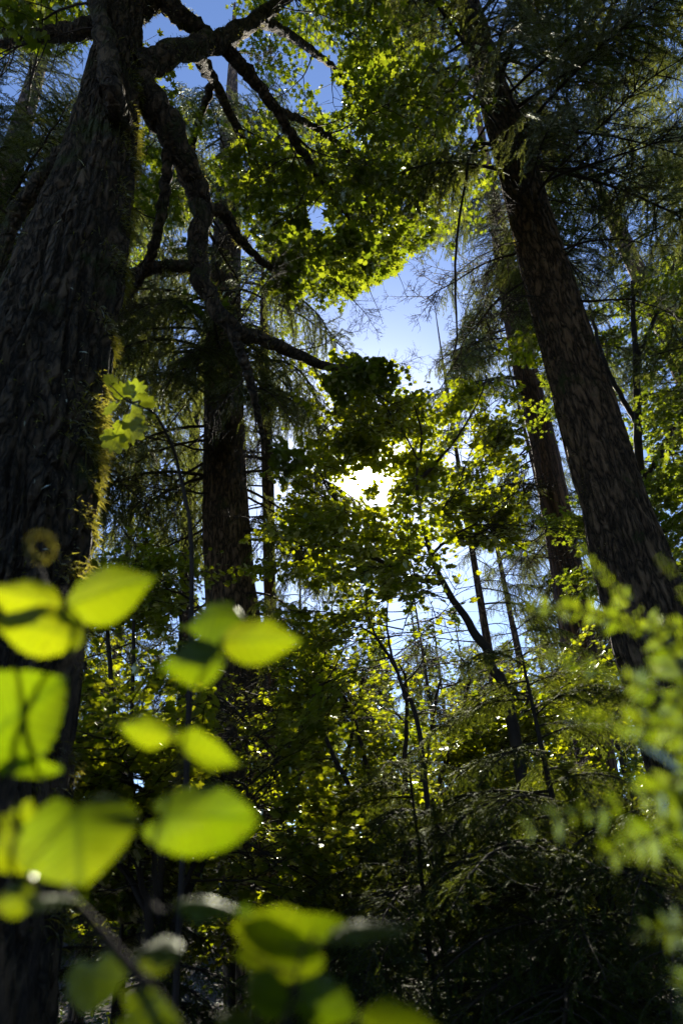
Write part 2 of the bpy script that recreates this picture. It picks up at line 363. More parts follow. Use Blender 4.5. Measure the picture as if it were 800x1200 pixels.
def dead_bough(seed, L=2.2, droop=0.45, dens=1.0):
    rs = np.random.RandomState(seed); wood = MB()
    def rec(b, d, l, r, lev):
        n = max(int(l/0.07), 5); p = [b]; dd = d.copy()
        for i in range(n-1):
            dd = dd + rs.randn(3)*0.09 + np.array([0, 0, -droop*(0.06 if lev == 0 else 0.03)]); dd /= np.linalg.norm(dd); p.append(p[-1] + dd*l/(n-1))
        p = np.array(p); wood.add(*tube(p, r*(1-np.linspace(0, 0.9, n))+0.0009, 5 if lev == 0 else 3))
        if lev < 3:
            for k in range(int(dens*{0: 16, 1: 7, 2: 4}[lev])):
                t = 0.2+0.78*rs.rand(); j = min(int(t*(n-1)), n-2); tang = norm(p[j+1]-p[j])
                o = rs.randn(3); o -= tang*np.dot(o, tang); o[2] *= 0.5; o /= max(np.linalg.norm(o), 1e-6)
                rec(p[j], norm(tang*0.7 + o*0.8), l*(0.30+0.3*rs.rand())*(1-0.5*t), r*0.4*(1-0.5*t)+0.0008, lev+1)
    rec(np.zeros(3), np.array([1.0, 0, 0.05]), L, 0.02*L/2.2, 0)
    return wood
LIB = {}; LIBP = {}
def lib(kind, i):
    k = (kind, i)
    if k not in LIB:
        sd = 100 + i*13
        if kind == 'fir':
            w, n = conifer_bough(sd, 2.8, 0.06, 0.20, 0.40, 0.66, 0.15, 0.085, 0.028, 0.0125, 0.007, 0.92, 0.20); m = MAT['needle']
        elif kind == 'hang':   # old drooping lace boughs
            w, n = conifer_bough(sd+500, 2.6, 0.10, 0.42, 0.85, 0.60, 0.17, 0.095, 0.028, 0.0125, 0.007, 0.88, 0.19); m = MAT['needle']
        elif kind == 'hem':
            w, n = conifer_bough(sd+900, 2.0, 0.10, 0.32, 0.40, 0.74, 0.08, 0.07, 0.022, 0.0095, 0.006, 0.95, 0.15); m = MAT['hemlock']
        elif kind == 'dead':
            w, n = dead_bough(sd+300), None
        elif kind == 'deadfine':
            w, n = dead_bough(sd+700, 1.8, 0.2, 1.3), None
        src = np.concatenate((n or w).v); LIBP[k] = src[np.random.RandomState(i).randint(0, len(src), 150)]
        LIB[k] = (w.mesh(kind + "_branch_wood", MAT['twig']), n.mesh(kind + "_branch_needles", m, smooth=False) if n else None)
    return LIB[k]
VAR = {'fir': 4, 'hang': 4, 'hem': 4, 'dead': 4, 'deadfine': 2}
def put_bough(tree, base, pos, yaw, pitch, roll, scale, kind, i, force=False, rs=RNG, shaft=0.30):
    M_ = Matrix.Rotation(yaw, 3, 'Z') @ Matrix.Rotation(-pitch, 3, 'Y') @ Matrix.Rotation(roll, 3, 'X')
    ln = {'fir': 2.8, 'hang': 2.6, 'hem': 2.0, 'dead': 2.2, 'deadfine': 1.8}[kind]*scale
    A = np.array(M_)
    dr = {'hang': 0.35, 'dead': 0.4}.get(kind, 0.15)
    smp = np.array([[t, y, 0.05*t - dr*t*t] for t in (0.25, 0.45, 0.6, 0.75, 0.9, 1.0) for y in (-0.18*(1.05-t), 0, 0.18*(1.05-t))])*ln
    lib(kind, i % VAR[kind]); smp = LIBP[(kind, i % VAR[kind])]*scale
    wp = pos + smp @ A.T
    x, y, f = project(wp)
    if not force:
        if not (f & (x > -160) & (x < 960) & (y > -260) & (y < 1350)).any(): return False
        if np.mean(open_sky(wp)) > (0.45 if kind.startswith('dead') else 0.12): return False
        if np.mean(sun_shaft(wp, shaft)) > 0.02: return False
        if np.mean(blocked(wp, rs, fg=False)) > 0.25: return False
    wm, nm = lib(kind, i % VAR[kind])
    o = link('branch', wm, tree); o.matrix_local = Matrix.LocRotScale(Vector(pos - base), M_.to_quaternion(), Vector((scale,)*3))
    if nm is not None: link('needles', nm, o)
    return True

# ------------------------------------------------------------------ broadleaf twigs
def leafy_twig(seed, L=1.3, leaf=0.10, droop=0.25):
    """wood pieces and leaf frames of one twig spray, axis +x"""
    rs = np.random.RandomState(seed); wood = []; pos = []; dr = []; nr = []; sz = []
    def shoot(b, d, l, r, lev):
        n = max(int(l/0.08), 4); p = [b]; dd = d.copy()
        for i in range(n-1):
            dd = norm(dd + rs.randn(3)*0.10 + np.array([0, 0, -droop*0.05])); p.append(p[-1] + dd*l/(n-1))
        p = np.array(p); wood.append((p, r*(1-np.linspace(0, 0.85, n)) + 0.001))
        st = 0.15 if lev == 0 else 0.10
        for k, t in enumerate(np.arange(0.25 if lev == 0 else 0.12, 1.0, st/l)):
            j = min(int(t*(n-1)), n-2); tang = norm(p[j+1]-p[j]); bb = p[j] + (p[j+1]-p[j])*(t*(n-1)-j)
            side = norm(np.cross([0, 0, 1.0], tang) + rs.randn(3)*0.25)
            for sg in (1, -1):
                if lev < 2 and rs.rand() < (0.75 if lev == 0 else 0.22):
                    shoot(bb, norm(tang*0.75 + side*sg*0.8 + np.array([0, 0, 0.1])), l*(0.5-0.22*t)*(0.7+0.5*rs.rand()), r*0.5, lev+1)
                elif rs.rand() < 0.72:
                    dv = norm(tang*0.5 + side*sg + np.array([0, 0, -0.25-0.3*rs.rand()]) + rs.randn(3)*0.2); pet = leaf*(0.3+0.5*rs.rand())
                    pos.append(bb + dv*pet*0.7); dr.append(dv); nr.append(norm(np.array([0, -0.15, 1.0]) + rs.randn(3)*0.38)); sz.append(leaf*(0.55+0.7*rs.rand()))
        pos.append(p[-1]); dr.append(dd); nr.append(norm(np.array([0, 0, 1.0]) + rs.randn(3)*0.35)); sz.append(leaf*0.8)
    shoot(np.zeros(3), np.array([1.0, 0, 0]), L, 0.008*L/1.3, 0)
    return wood, np.array(pos), np.array(dr), np.array(nr), np.array(sz)
TW = {}
def twig(i, leaf):
    k = (i, leaf)
    if k not in TW: TW[k] = leafy_twig(40+i*7, 1.55, leaf)
    return TW[k]
def rot(yaw, pitch, roll=0):
    return np.array(Matrix.Rotation(yaw, 3, 'Z') @ Matrix.Rotation(-pitch, 3, 'Y') @ Matrix.Rotation(roll, 3, 'X'))
def crown_add(wmb, lmb, tmpl, base, pos, yaw, pitch, roll, scale, i, leaf, rs=RNG, shaft=0.30, keep_all=False, clip=None):
    wood, lp, ld, ln, ls = twig(i % 6, leaf); A = rot(yaw, pitch, roll)
    q = pos + scale*(lp @ A.T); d = ld @ A.T; n = ln @ A.T
    n = norm(n*0.6 + np.array([0, 0, 0.45]) + SUN*0.5)
    ok = np.ones(len(q), bool)
    if not keep_all: ok &= ~open_sky(q) & ~(sun_shaft(q, shaft) & (rs.rand(len(q)) < 0.97)) & ~blocked(q, rs)
    if clip is not None: ok &= clip(q)
    for p, r in wood:
        wp = pos + scale*(p @ A.T)
        if (sun_shaft(wp, 0.18).any() or np.mean(open_sky(wp)) > 0.5) and not keep_all: continue
        wmb.add(*tube(wp - base, r*scale, 4))
    if ok.any(): stamp(lmb, tmpl, q[ok] - base, d[ok], n[ok], ls[ok])
def grow_crown(wmb, lmb, tmpl, base, path, leaf, n, t0, scale, rs, shaft=0.3, elev=(-0.2, 0.6), clip=None, cone=1.2):
    """leafy twigs along a limb path"""
    k = len(path); T = norm(np.gradient(path, axis=0))
    for i in range(n):
        t = t0 + (1-t0)*(i + rs.rand())/n; j = min(int(t*(k-1)), k-2)
        az = math.atan2(T[j, 1], T[j, 0]) + (rs.rand()-0.5)*2*cone
        crown_add(wmb, lmb, tmpl, base, path[j], az, elev[0] + (elev[1]-elev[0])*rs.rand(), (rs.rand()-0.5)*0.8, scale*(0.7+0.6*rs.rand()), rs.randint(6), leaf, rs, shaft, clip=clip)

# ------------------------------------------------------------------ ground
def ground_z(x, y):
    r = np.hypot(x, y)
    return 0.12*np.sin(x*0.31+1)*np.cos(y*0.27) + 0.05*np.sin(x*1.3+y*0.9) + np.minimum(0.012*np.maximum(r-18, 0)**2, 5.5)
def build_ground():
    ring = np.concatenate([np.linspace(0, 30, 61), np.linspace(31, 56, 26)]); k = 96; a = np.linspace(0, 2*math.pi, k, endpoint=False)
    X = ring[:, None]*np.cos(a); Y = ring[:, None]*np.sin(a); Z = ground_z(X, Y)
    v = np.stack([X, Y, Z], -1).reshape(-1, 3); i, j = np.meshgrid(np.arange(len(ring)-1), np.arange(k), indexing='ij'); j2 = (j+1) % k
    mb = MB(); mb.add(v, np.stack([i*k+j, (i+1)*k+j, (i+1)*k+j2, i*k+j2], -1).reshape(-1, 4))
    o = link('ground', mb.mesh('ground', MAT['soil'])); o['kind'] = 'structure'
build_ground()
def gp(x, y): return np.array([x, y, float(ground_z(np.array(x), np.array(y)))])
def trunk_path(pix, Y, top=26.0):
    """pix: list (px, py, width_px) from low to high, standing at distance Y; extended to the ground and upward"""
    pts = [P(a, b, Y) for a, b, w in pix]
    rad = [w/2*abs(((p-CAM) @ CW)[2])/FPX for p, (a, b, w) in zip(pts, pix)]
    d = norm(pts[0]-pts[1]); g = pts[0] + d*((pts[0][2]+0.15)/max(-d[2], 0.2))
    gz = float(ground_z(g[0], g[1])) - 0.15; g[2] = gz
    pts = [g] + pts; rad = [rad[0]*1.12] + rad
    d = norm(pts[-1]-pts[-2]); h = top - pts[-1][2]
    if h > 1:
        e = pts[-1] + d*h/d[2]; pts += [pts[-1]*0.5+e*0.5, e]; rad += [rad[-1]*0.55, 0.03]
    return np.array(pts), np.array(rad)

# ------------------------------------------------------------------ the big mossy maple on the left
def px_limb(spec):
    pts = [P(a, b, Y) for a, b, Y, w in spec]
    rad = [w/2*abs(((p-CAM) @ CW)[2])/FPX for p, (a, b, Y, w) in zip(pts, spec)]
    return np.array(pts), np.array(rad)
def moss_tufts(q, r, n, rs, side, base, ln=(0.012, 0.035), t0=0, t1=1, tight=0.5):
    mb = MB(); k = len(q); T, N, B = frames(q)
    t = t0 + (t1-t0)*rs.rand(n); j = np.clip((t*(k-1)).astype(int), 0, k-2); u = (t*(k-1)-j)[:, None]
    c = q[j]*(1-u) + q[j+1]*u; rr = r[j]*(1-u[:, 0]) + r[j+1]*u[:, 0]
    dirn = norm(side + rs.randn(n, 3)*tight); dirn = norm(dirn - T[j]*np.sum(dirn*T[j], 1, keepdims=True))
    clump = np.array([mnoise.noise(Vector(c[i]*3.5)) + 0.6*mnoise.noise(Vector(c[i]*11)) for i in range(n)])
    ok = clump > -0.05 + 0.35*rs.rand(n); c, rr, dirn, j, clump = c[ok], rr[ok], dirn[ok], j[ok], clump[ok]; n = len(c)
    p = c + dirn*(rr*0.98)[:, None]
    out = norm(dirn + rs.randn(n, 3)*0.55 + np.array([0, 0, -0.25]))
    l = (ln[0] + (ln[1]-ln[0])*rs.rand(n)**2)*(1+clump.clip(0, 1)); wv = norm(np.cross(out, rs.randn(n, 3)))*(0.0022 + 0.003*rs.rand(n))[:, None]
    mid = p + out*(l*0.5)[:, None]
    V = np.stack([p, mid+wv, p + out*l[:, None] + np.array([0, 0, -1])*l[:, None]*0.25, mid-wv], 1) - base
    mb.add(V.reshape(-1, 3), np.arange(n*4).reshape(-1, 4)); return mb

rsM = np.random.RandomState(11)
pts, rad = trunk_path([(-30, 900, 200), (-2, 700, 184), (16, 600, 170), (36, 500, 152), (59, 400, 134), (88, 300, 106), (115, 200, 72), (133, 100, 58), (146, 0, 46)], 3.2, 17)
base = pts[0].copy()
bigmaple = thing('maple_tree', 'huge dark mossy maple at the left edge with crooked limbs and overhanging leaves', 'tree', base)
mb, q, r, ln, d = trunk_mesh('trunk', pts - base, rad, None, k=220, n=560, amp=0.15, fz=0.36, fa=2.5, seed=3)
link('trunk', mb.mesh('trunk', MAT['bark_maple']), bigmaple)
sidev = np.array([0.85, 0.45, 0.1])
ms = moss_tufts(q + base, r*1.05, 42000, rsM, sidev, base, (0.016, 0.085), 0.03, 0.75, 0.42)
moss_o = link('moss', ms.mesh('moss', MAT['moss'], smooth=False), bigmaple)
LIMBS = [
 [(150, 80, 3.25, 40), (172, 112, 3.3, 36), (200, 155, 3.5, 33), (228, 215, 3.8, 28), (236, 252, 3.9, 24), (231, 305, 4.0, 22), (248, 352, 4.1, 20), (275, 385, 4.2, 19), (320, 402, 4.5, 15), (370, 425, 4.9, 11), (415, 432, 5.3, 7), (445, 428, 5.7, 3)],
 [(268, 378, 4.18, 14), (288, 430, 4.3, 11), (300, 475, 4.5, 8), (309, 520, 4.8, 4)],
 [(236, 248, 3.9, 18), (262, 250, 4.0, 15), (285, 285, 4.3, 10), (330, 318, 4.8, 7), (400, 320, 5.4, 3)],
 [(142, 145, 3.1, 26), (132, 112, 2.8, 25), (126, 60, 2.8, 22), (116, 10, 2.9, 19), (100, -60, 3.1, 17), (80, -160, 3.5, 10)],
 [(160, 82, 3.2, 30), (185, 70, 3.25, 28), (225, 55, 3.4, 25), (262, 46, 3.6, 23), (300, 22, 3.9, 17), (340, -8, 4.2, 14), (400, -60, 4.8, 9), (470, -90, 5.6, 5)],
 [(258, 48, 3.58, 17), (290, 85, 3.8, 15), (325, 130, 4.1, 12), (355, 180, 4.5, 9), (398, 240, 5.2, 5), (425, 285, 5.9, 2.5)],
 [(135, 25, 3.2, 22), (105, 32, 3.1, 20), (60, 40, 3.2, 18), (0, 46, 3.4, 14), (-80, 55, 3.7, 9)],
 [(82, 180, 3.3, 26), (48, 215, 3.5, 22), (20, 250, 3.6, 18), (4, 300, 3.7, 13), (-8, 360, 3.8, 8), (-20, 430, 4.0, 4)],
 [(198, 165, 3.55, 13), (192, 235, 3.75, 12), (180, 290, 3.9, 11), (166, 325, 4.1, 9), (140, 360, 4.4, 6)],
 [(230, 312, 4.0, 14), (195, 312, 4.0, 14), (165, 318, 4.1, 12), (140, 325, 4.3, 8), (110, 350, 4.6, 4)],
 [(150, 20, 3.2, 28), (185, -2, 3.25, 26), (215, 22, 3.35, 20), (245, 42, 3.5, 17)],
 [(300, 22, 3.9, 13), (345, 45, 4.8, 10), (395, 85, 6.0, 7), (440, 150, 7.2, 4), (470, 215, 8.0, 2.5)],
 [(325, 130, 4.1, 9), (370, 150, 5.0, 7), (420, 190, 6.2, 5), (465, 250, 7.4, 3)],
 [(185, -2, 3.25, 20), (250, -50, 4.2, 14), (330, -40, 5.4, 10), (400, -10, 6.6, 6), (455, 60, 7.6, 3)],
 [(225, 55, 3.4, 16), (250, 95, 4.2, 12), (290, 170, 5.4, 8), (330, 230, 6.4, 4)],
 [(116, 10, 2.9, 15), (60, -60, 3.5, 12), (0, -40, 4.2, 8), (-60, 20, 5.0, 4)],
 [(395, 85, 6.0, 6), (440, 70, 7.0, 5), (480, 110, 8.0, 3), (505, 180, 8.6, 2)],
 [(250, 95, 4.2, 10), (225, 180, 5.2, 7), (240, 260, 6.4, 4), (280, 330, 7.2, 2)],
 [(420, 190, 6.2, 5), (450, 270, 7.2, 3), (440, 310, 7.8, 1.5)],
]
wmb, lmb, mo2 = MB(), MB(), MB()
limb_q = []
for i, sp in enumerate(LIMBS):
    p, rr = px_limb(sp); m, lq, lr = limb_mb(p - base, rr, 90, 20, seed=i*3.1, rough=0.27)
    o = link('limb', m.mesh('limb', MAT['bark_maple']), bigmaple); limb_q.append(lq + base)
    if i in (0, 2, 4, 7, 9, 10):
        mm = moss_tufts(lq + base, lr, 2600, rsM, np.array([0.2, 0.3, 0.9]) if i != 9 else np.array([0, .2, -1.0]), base, (0.01, 0.04), 0, 0.8, 0.8)
        mo_ = link('moss', mm.mesh('moss', MAT['moss'], smooth=False), o); mo_['kind'] = 'stuff'
canopy = lambda qq: (lambda x, y, f: (x > 150) | (y < 60))(*project(qq))
for i, n, t0, sc_ in [(5, 10, 0.45, 0.9), (11, 16, 0.35, 1.0), (12, 16, 0.3, 1.0), (13, 19, 0.3, 1.15), (14, 8, 0.4, 0.9), (4, 12, 0.6, 1.0), (15, 20, 0.2, 1.0), (16, 14, .3, 1.0), (17, 5, .3, 1.0), (18, 10, .3, .9), (6, 8, 0.5, .8), (3, 8, .5, 1.0)]:
    grow_crown(wmb, lmb, T_MAPLE, base, limb_q[i], 0.105, n, t0, sc_, rsM, clip=canopy)
for i, n in [(0, 9), (1, 5), (2, 5), (5, 5), (7, 7), (8, 5), (9, 6), (3, 2), (4, 3)]:
    lq = limb_q[i]; T_ = norm(np.gradient(lq, axis=0))
    for j_ in range(n):
        tt = 0.35 + 0.64*(j_ + rsM.rand())/n; k_ = min(int(tt*(len(lq)-1)), len(lq)-2)
        put_bough(bigmaple, base, lq[k_], math.atan2(T_[k_, 1], T_[k_, 0]) + rsM.randn()*0.8, -0.3 + 0.7*rsM.rand(), rsM.rand()*6, 0.25 + 0.3*rsM.rand(), 'dead', j_, force=True)
for i, n in [(0, 2), (2, 4), (1, 2)]:
    lq = limb_q[i]; T_ = norm(np.gradient(lq, axis=0))
    for j_ in range(n):
        k_ = int((0.55 + 0.42*rsM.rand())*(len(lq)-1)); crown_add(wmb, lmb, T_VINE, base, lq[k_], math.atan2(T_[k_, 1], T_[k_, 0]) + rsM.randn()*.8, -0.3 + .6*rsM.rand(), 0, 0.45, j_ % 6, 0.085, rsM)
link('twigs', wmb.mesh('twigs', MAT['twig']), bigmaple)
link('crown', lmb.mesh('crown', MAT['maple'], smooth=False), bigmaple)

# ------------------------------------------------------------------ conifers
def conifer(label, pix, Y, top, bark, plan, seed, cat='tree', name='fir_tree', k=48, n=160, amp=0.06, stubs=0, shaft=0.3):
    rs = np.random.RandomState(seed)
    pts, rad = trunk_path(pix, Y, top); base = pts[0].copy()
    t = thing(name, label, cat, base, None)
    mb, q, r, ln, d = trunk_mesh('trunk', pts - base, rad, None, k=k, n=n, amp=amp, fz=0.24, fa=2.2, seed=seed*1.7)
    link('trunk', mb.mesh('trunk', MAT[bark]), t)
    q = q + base; cnt = 0
    for (kind, z0, z1, num, s0, s1, p0, p1, yaws) in plan:
        for i in range(num):
            z = z0 + (z1-z0)*(i + rs.rand())/num
            pos = np.array([np.interp(z, q[:, 2], q[:, c]) for c in range(3)]); rr = np.interp(z, q[:, 2], r)
            for att in range(4):
                yw = math.radians(yaws[0] + (yaws[1]-yaws[0])*rs.rand()); sc_ = s0 + (s1-s0)*rs.rand()
                if cnt >= 98: break
                if put_bough(t, base, pos + rr*0.6*np.array([math.cos(yw), math.sin(yw), 0]), yw, math.radians(p0 + (p1-p0)*rs.rand()), (rs.rand()-.5)*0.5, sc_, kind, rs.randint(8), rs=rs, shaft=shaft):
                    cnt += 1; break
    return t, q, r, base
# right fir with the bare lower trunk
rfir, rq, rr_, rbase = conifer('large fir on the right with a thick leaning trunk, bare below',
    [(815, 900, 102), (768, 750, 93), (738, 650, 83), (720, 590, 72), (662, 400, 58), (606, 200, 45), (578, 110, 35), (545, 0, 28)], 6.5, 30, 'bark_fir',
    [('dead', 8.5, 13.5, 12, .6, 1.0, -25, 10, (-60, 60)), ('dead', 9.5, 14, 8, .5, .9, -30, 0, (120, 250)),
     ('hang', 10.5, 18, 20, .9, 1.3, -30, -5, (120, 290)), ('dead', 10, 19, 12, .8, 1.3, -20, 10, (-80, 75)), ('fir', 10.5, 19, 25, 1.0, 1.6, -20, 10, (-80, 75)), ('fir', 14, 21, 8, 1.0, 1.5, -20, 5, (100, 260)),
     ('dead', 5, 10, 14, .08, .2, -15, 20, (-180, 180)), ('dead', 7, 9, 3, .4, .6, -15, 10, (100, 200))], 21, k=180, n=460, amp=0.13)
mm = moss_tufts(rq, rr_, 5000, rsM, np.array([-0.9, 0.3, 0.0]), rbase, (0.008, 0.03), 0.2, 0.62, 0.5)
link('moss', mm.mesh('moss', MAT['moss'], smooth=False), rfir)
# straight trunk left of centre
conifer('tall straight fir left of centre, its grey trunk rising among drooping boughs',
    [(292, 950, 76), (284, 850, 70), (268, 650, 56), (264, 560, 50), (262, 400, 42), (266, 280, 32)], 10.0, 27, 'bark_fir',
    [('dead', 4.2, 9.5, 15, .7, 1.2, -40, -8, (140, 230)), ('dead', 5, 9.5, 5, .5, .9, -40, -8, (-60, 40)),
     ('hang', 13, 21, 18, 1.1, 1.6, -30, -5, (130, 400)), ('hang', 8.2, 14, 26, 1.0, 1.6, -32, -8, (-180, 180)), ('hang', 8.5, 13, 12, 1.0, 1.5, -32, -8, (-60, 60)), ('hang', 5.2, 8.6, 15, .9, 1.45, -35, -12, (-60, 45)), ('hang', 9, 13, 10, 1.0, 1.6, -32, -8, (130, 330)), ('fir', 13, 20, 8, 1.0, 1.5, -25, 0, (-180, 180))], 33, k=96, n=300, amp=0.05, shaft=0.42)
# slim trunk beside it
conifer('slim dark trunk close to the right side of the straight grey trunk',
    [(318, 800, 15), (316, 680, 14.5), (314, 560, 14), (311, 470, 13), (309, 380, 9)], 11.2, 16, 'bark_fir',
    [('dead', 4, 9, 12, .35, .7, -35, 0, (-180, 180)), ('hang', 8, 14, 24, .5, .85, -35, -10, (-180, 180))], 44, k=24, n=90)
# second trunk behind the right fir
conifer('reddish trunk standing behind the big leaning fir on the right, wrapped in pale lit sprays',
    [(682, 790, 40), (672, 720, 38), (655, 620, 34), (636, 520, 31), (612, 420, 28), (590, 300, 22)], 13.0, 27, 'bark_red',
    [('dead', 5, 12, 22, .5, .95, -30, 5, (110, 300)), ('hang', 7, 12, 14, .6, 1.1, -30, -5, (80, 220)), ('hang', 11.5, 20, 34, .9, 1.5, -30, -5, (80, 300)), ('fir', 13, 22, 14, .8, 1.2, -25, 0, (-180, 180)), ('dead', 6, 11, 6, .4, .7, -20, 5, (-60, 60))], 55, k=64, n=220)
conifer('thin reddish trunk at the far right edge among sunlit green foliage',
    [(862, 620, 26), (830, 520, 24), (792, 420, 22), (752, 330, 20), (715, 250, 16)], 15.0, 25, 'bark_red',
    [('fir', 8, 20, 34, .7, 1.2, -30, 0, (-180, 180)), ('hang', 11, 20, 26, .8, 1.4, -30, 0, (130, 330)), ('dead', 7, 13, 10, .4, .8, -20, 0, (100, 260))], 66, k=32, n=120)
FAR = [ # px at the foot, distance, height, bough style, label
 (40, 13, 25, 'fir', 'blue-green fir behind the huge mossy trunk at the upper left'),
 (120, 17, 21, 'hang', 'drooping conifer in the gap just right of the huge mossy trunk'),
 (205, 21, 22, 'fir', 'narrow conifer between the mossy trunk and the straight grey trunk'),
 (352, 18, 12.5, 'hang', 'low shaggy conifer behind the slim dark trunk near the centre'),
 (440, 25, 10.5, 'fir', 'small distant fir straight below the sun'),
 (520, 21, 12.5, 'hang', 'distant conifer just behind the thin curved maple stem'),
 (600, 17, 20, 'hang', 'ragged conifer between the sun and the reddish trunk'),
 (640, 23, 22, 'fir', 'tall distant fir hidden behind the reddish trunk'),
 (720, 19, 22, 'fir', 'conifer behind the leaning fir trunk, seen on its right side'),
 (820, 16, 22, 'hang', 'drooping conifer at the right edge beyond the thin reddish trunk'),
]
for i, (px, Y, h, st, lab) in enumerate(FAR):
    b = P(px, 930, Y); w = 0.34
    rs = np.random.RandomState(70+i); base = gp(b[0], b[1]); ln_ = rs.randn(2)*0.3
    t = thing('fir_tree' if st == 'fir' else 'hemlock_tree', lab, 'tree', base)
    z = np.linspace(-0.15, h, 6); tp = np.column_stack([ln_[0]*(z/h)**2, ln_[1]*(z/h)**2, z]); tr = np.interp(z, [-.15, h], [0.14*h/20+.03, 0.010])
    mb, q, r, ln, d = trunk_mesh('trunk', tp, tr, None, k=18, n=70, amp=.06, seed=i*2.3)
    link('trunk', mb.mesh('trunk', MAT['bark_fir']), t); q = q + base; cnt = 0
    for kind, z0, z1, num, s0, s1 in [(st, 2.8, h*0.98, 52, .6, 1.25), ('dead', 2.0, 9, 16, .4, .9)]:
        for n_ in range(num):
            zz = z0 + (z1-z0)*(n_ + rs.rand())/num; pos = np.array([np.interp(zz + base[2], q[:, 2], q[:, c]) for c in range(3)])
            for att in range(3):
                if put_bough(t, base, pos, rs.rand()*6.283, math.radians(-30 + 32*rs.rand()), (rs.rand()-.5)*.5, (s0 + (s1-s0)*rs.rand())*(1.1 - 0.75*(zz/h)**2), kind, rs.randint(8), rs=rs): break

conifer('fir standing just outside the upper right corner, its boughs reaching into view', [(1090, 900, 60), (1010, 600, 48), (950, 400, 38), (885, 200, 28)], 8.5, 26, 'bark_fir',
    [('fir', 9, 20, 19, .9, 1.5, -25, 5, (90, 270)), ('dead', 6, 14, 16, .6, 1.2, -25, 5, (90, 270)), ('hang', 10, 18, 4, .9, 1.2, -30, -5, (100, 260))], 88, k=32, n=120)
conifer('fir at the upper left edge whose boughs fill the gap beside the huge mossy trunk', [(-150, 900, 60), (-90, 600, 48), (-48, 400, 38), (10, 200, 28)], 7.5, 26, 'bark_fir',
    [('fir', 7, 17, 40, .9, 1.5, -28, 0, (-80, 80)), ('dead', 5, 11, 14, .5, .9, -28, 0, (-80, 80)), ('hang', 7, 16, 36, .9, 1.3, -32, -5, (-90, 90))], 89, k=32, n=120)
# ------------------------------------------------------------------ young hemlocks in the lower right and lower centre
def hemlock_sapling(label, px, Y, h, num, seed, yaws=(-180, 180), s=(0.6, 1.0), z0=0.2, lean=0.0):
    rs = np.random.RandomState(seed); g = P(px, 900, Y); base = gp(g[0], g[1])
    t = thing('hemlock_sapling', label, 'young tree', base)
    pts = np.array([base + [0, 0, -.1], base + [lean*.3, 0, h*0.5], base + [lean, 0.05, h]]); q, r = smooth_path(pts, [0.05*h/4, 0.03*h/4, 0.004], 40)
    mb = MB(); mb.add(*tube(q - base, r, 10)); link('trunk', mb.mesh('trunk', MAT['twig']), t)
    for i in range(num):
        u = (i + rs.rand())/num; z = h*(z0 + (0.99-z0)*u); pos = np.array([np.interp(z + base[2], q[:, 2], q[:, c]) for c in range(3)])
        yw = math.radians(yaws[0] + (yaws[1]-yaws[0])*rs.rand())
        put_bough(t, base, pos, yw, math.radians(-12 + 22*rs.rand()), (rs.rand()-.5)*0.4, (s[0] + (s[1]-s[0])*rs.rand())*(1.05-0.75*u), 'hem', rs.randint(8), rs=rs)
    return t
hemlock_sapling('dark bushy young hemlock filling the lower right of the view', 640, 4.6, 3.3, 46, 201, s=(0.7, 1.15))
hemlock_sapling('dark young hemlock low at the right edge behind the blurred fern', 800, 4.0, 2.7, 34, 202, s=(0.7, 1.0))
hemlock_sapling('dark young hemlock at the bottom centre with long arching boughs', 480, 5.2, 2.6, 48, 203, s=(0.8, 1.2))
hemlock_sapling('shaded hemlock seedling at the foot of the straight grey trunk', 395, 7.5, 2.6, 40, 204, s=(0.6, 0.9))
hemlock_sapling('shaded hemlock seedling low beside the huge mossy trunk', 160, 5.5, 2.3, 40, 205, s=(0.6, 0.9))
hemlock_sapling('young hemlock with a sunlit tip beneath the thin maple stem', 560, 8.5, 3.8, 34, 206, s=(0.8, 1.1))

# ------------------------------------------------------------------ vine maples
def vine_maple(label, limbs, seed, leaf=0.075, per=14, scale=0.8, t0=0.25, shaft=0.22, elev=(-0.3, 0.6), name='vine_maple', tm=None, mt='vine', clip=None, cone=1.5):
    rs = np.random.RandomState(seed); paths = [px_limb(l) for l in limbs]
    p0, r0 = paths[0]; g = p0[0].copy(); base = gp(g[0], g[1] + 0.1)
    t = thing(name, label, 'tree', base)
    wmb, lmb = MB(), MB()
    for i, (p, rr) in enumerate(paths):
        if i == 0:
            if p[0][2] > base[2] + 0.2: p = np.vstack([base - [0, 0, .1], p]); rr = np.concatenate([[rr[0]*1.15], rr])
        m, lq, lr = limb_mb(p - base, rr, 50, 10, seed=seed+i*1.7, rough=0.1)
        link('trunk' if i == 0 else 'limb', m.mesh('limb', MAT['twig']), t)
        grow_crown(wmb, lmb, tm or T_VINE, base, lq + base, leaf, per if np.isscalar(per) else per[i], t0 if i else max(t0, 0.35), scale, rs, shaft, elev, clip, cone)
    link('twigs', wmb.mesh('twigs', MAT['twig']), t)
    link('crown', lmb.mesh('crown', MAT[mt], smooth=False), t)
    return t
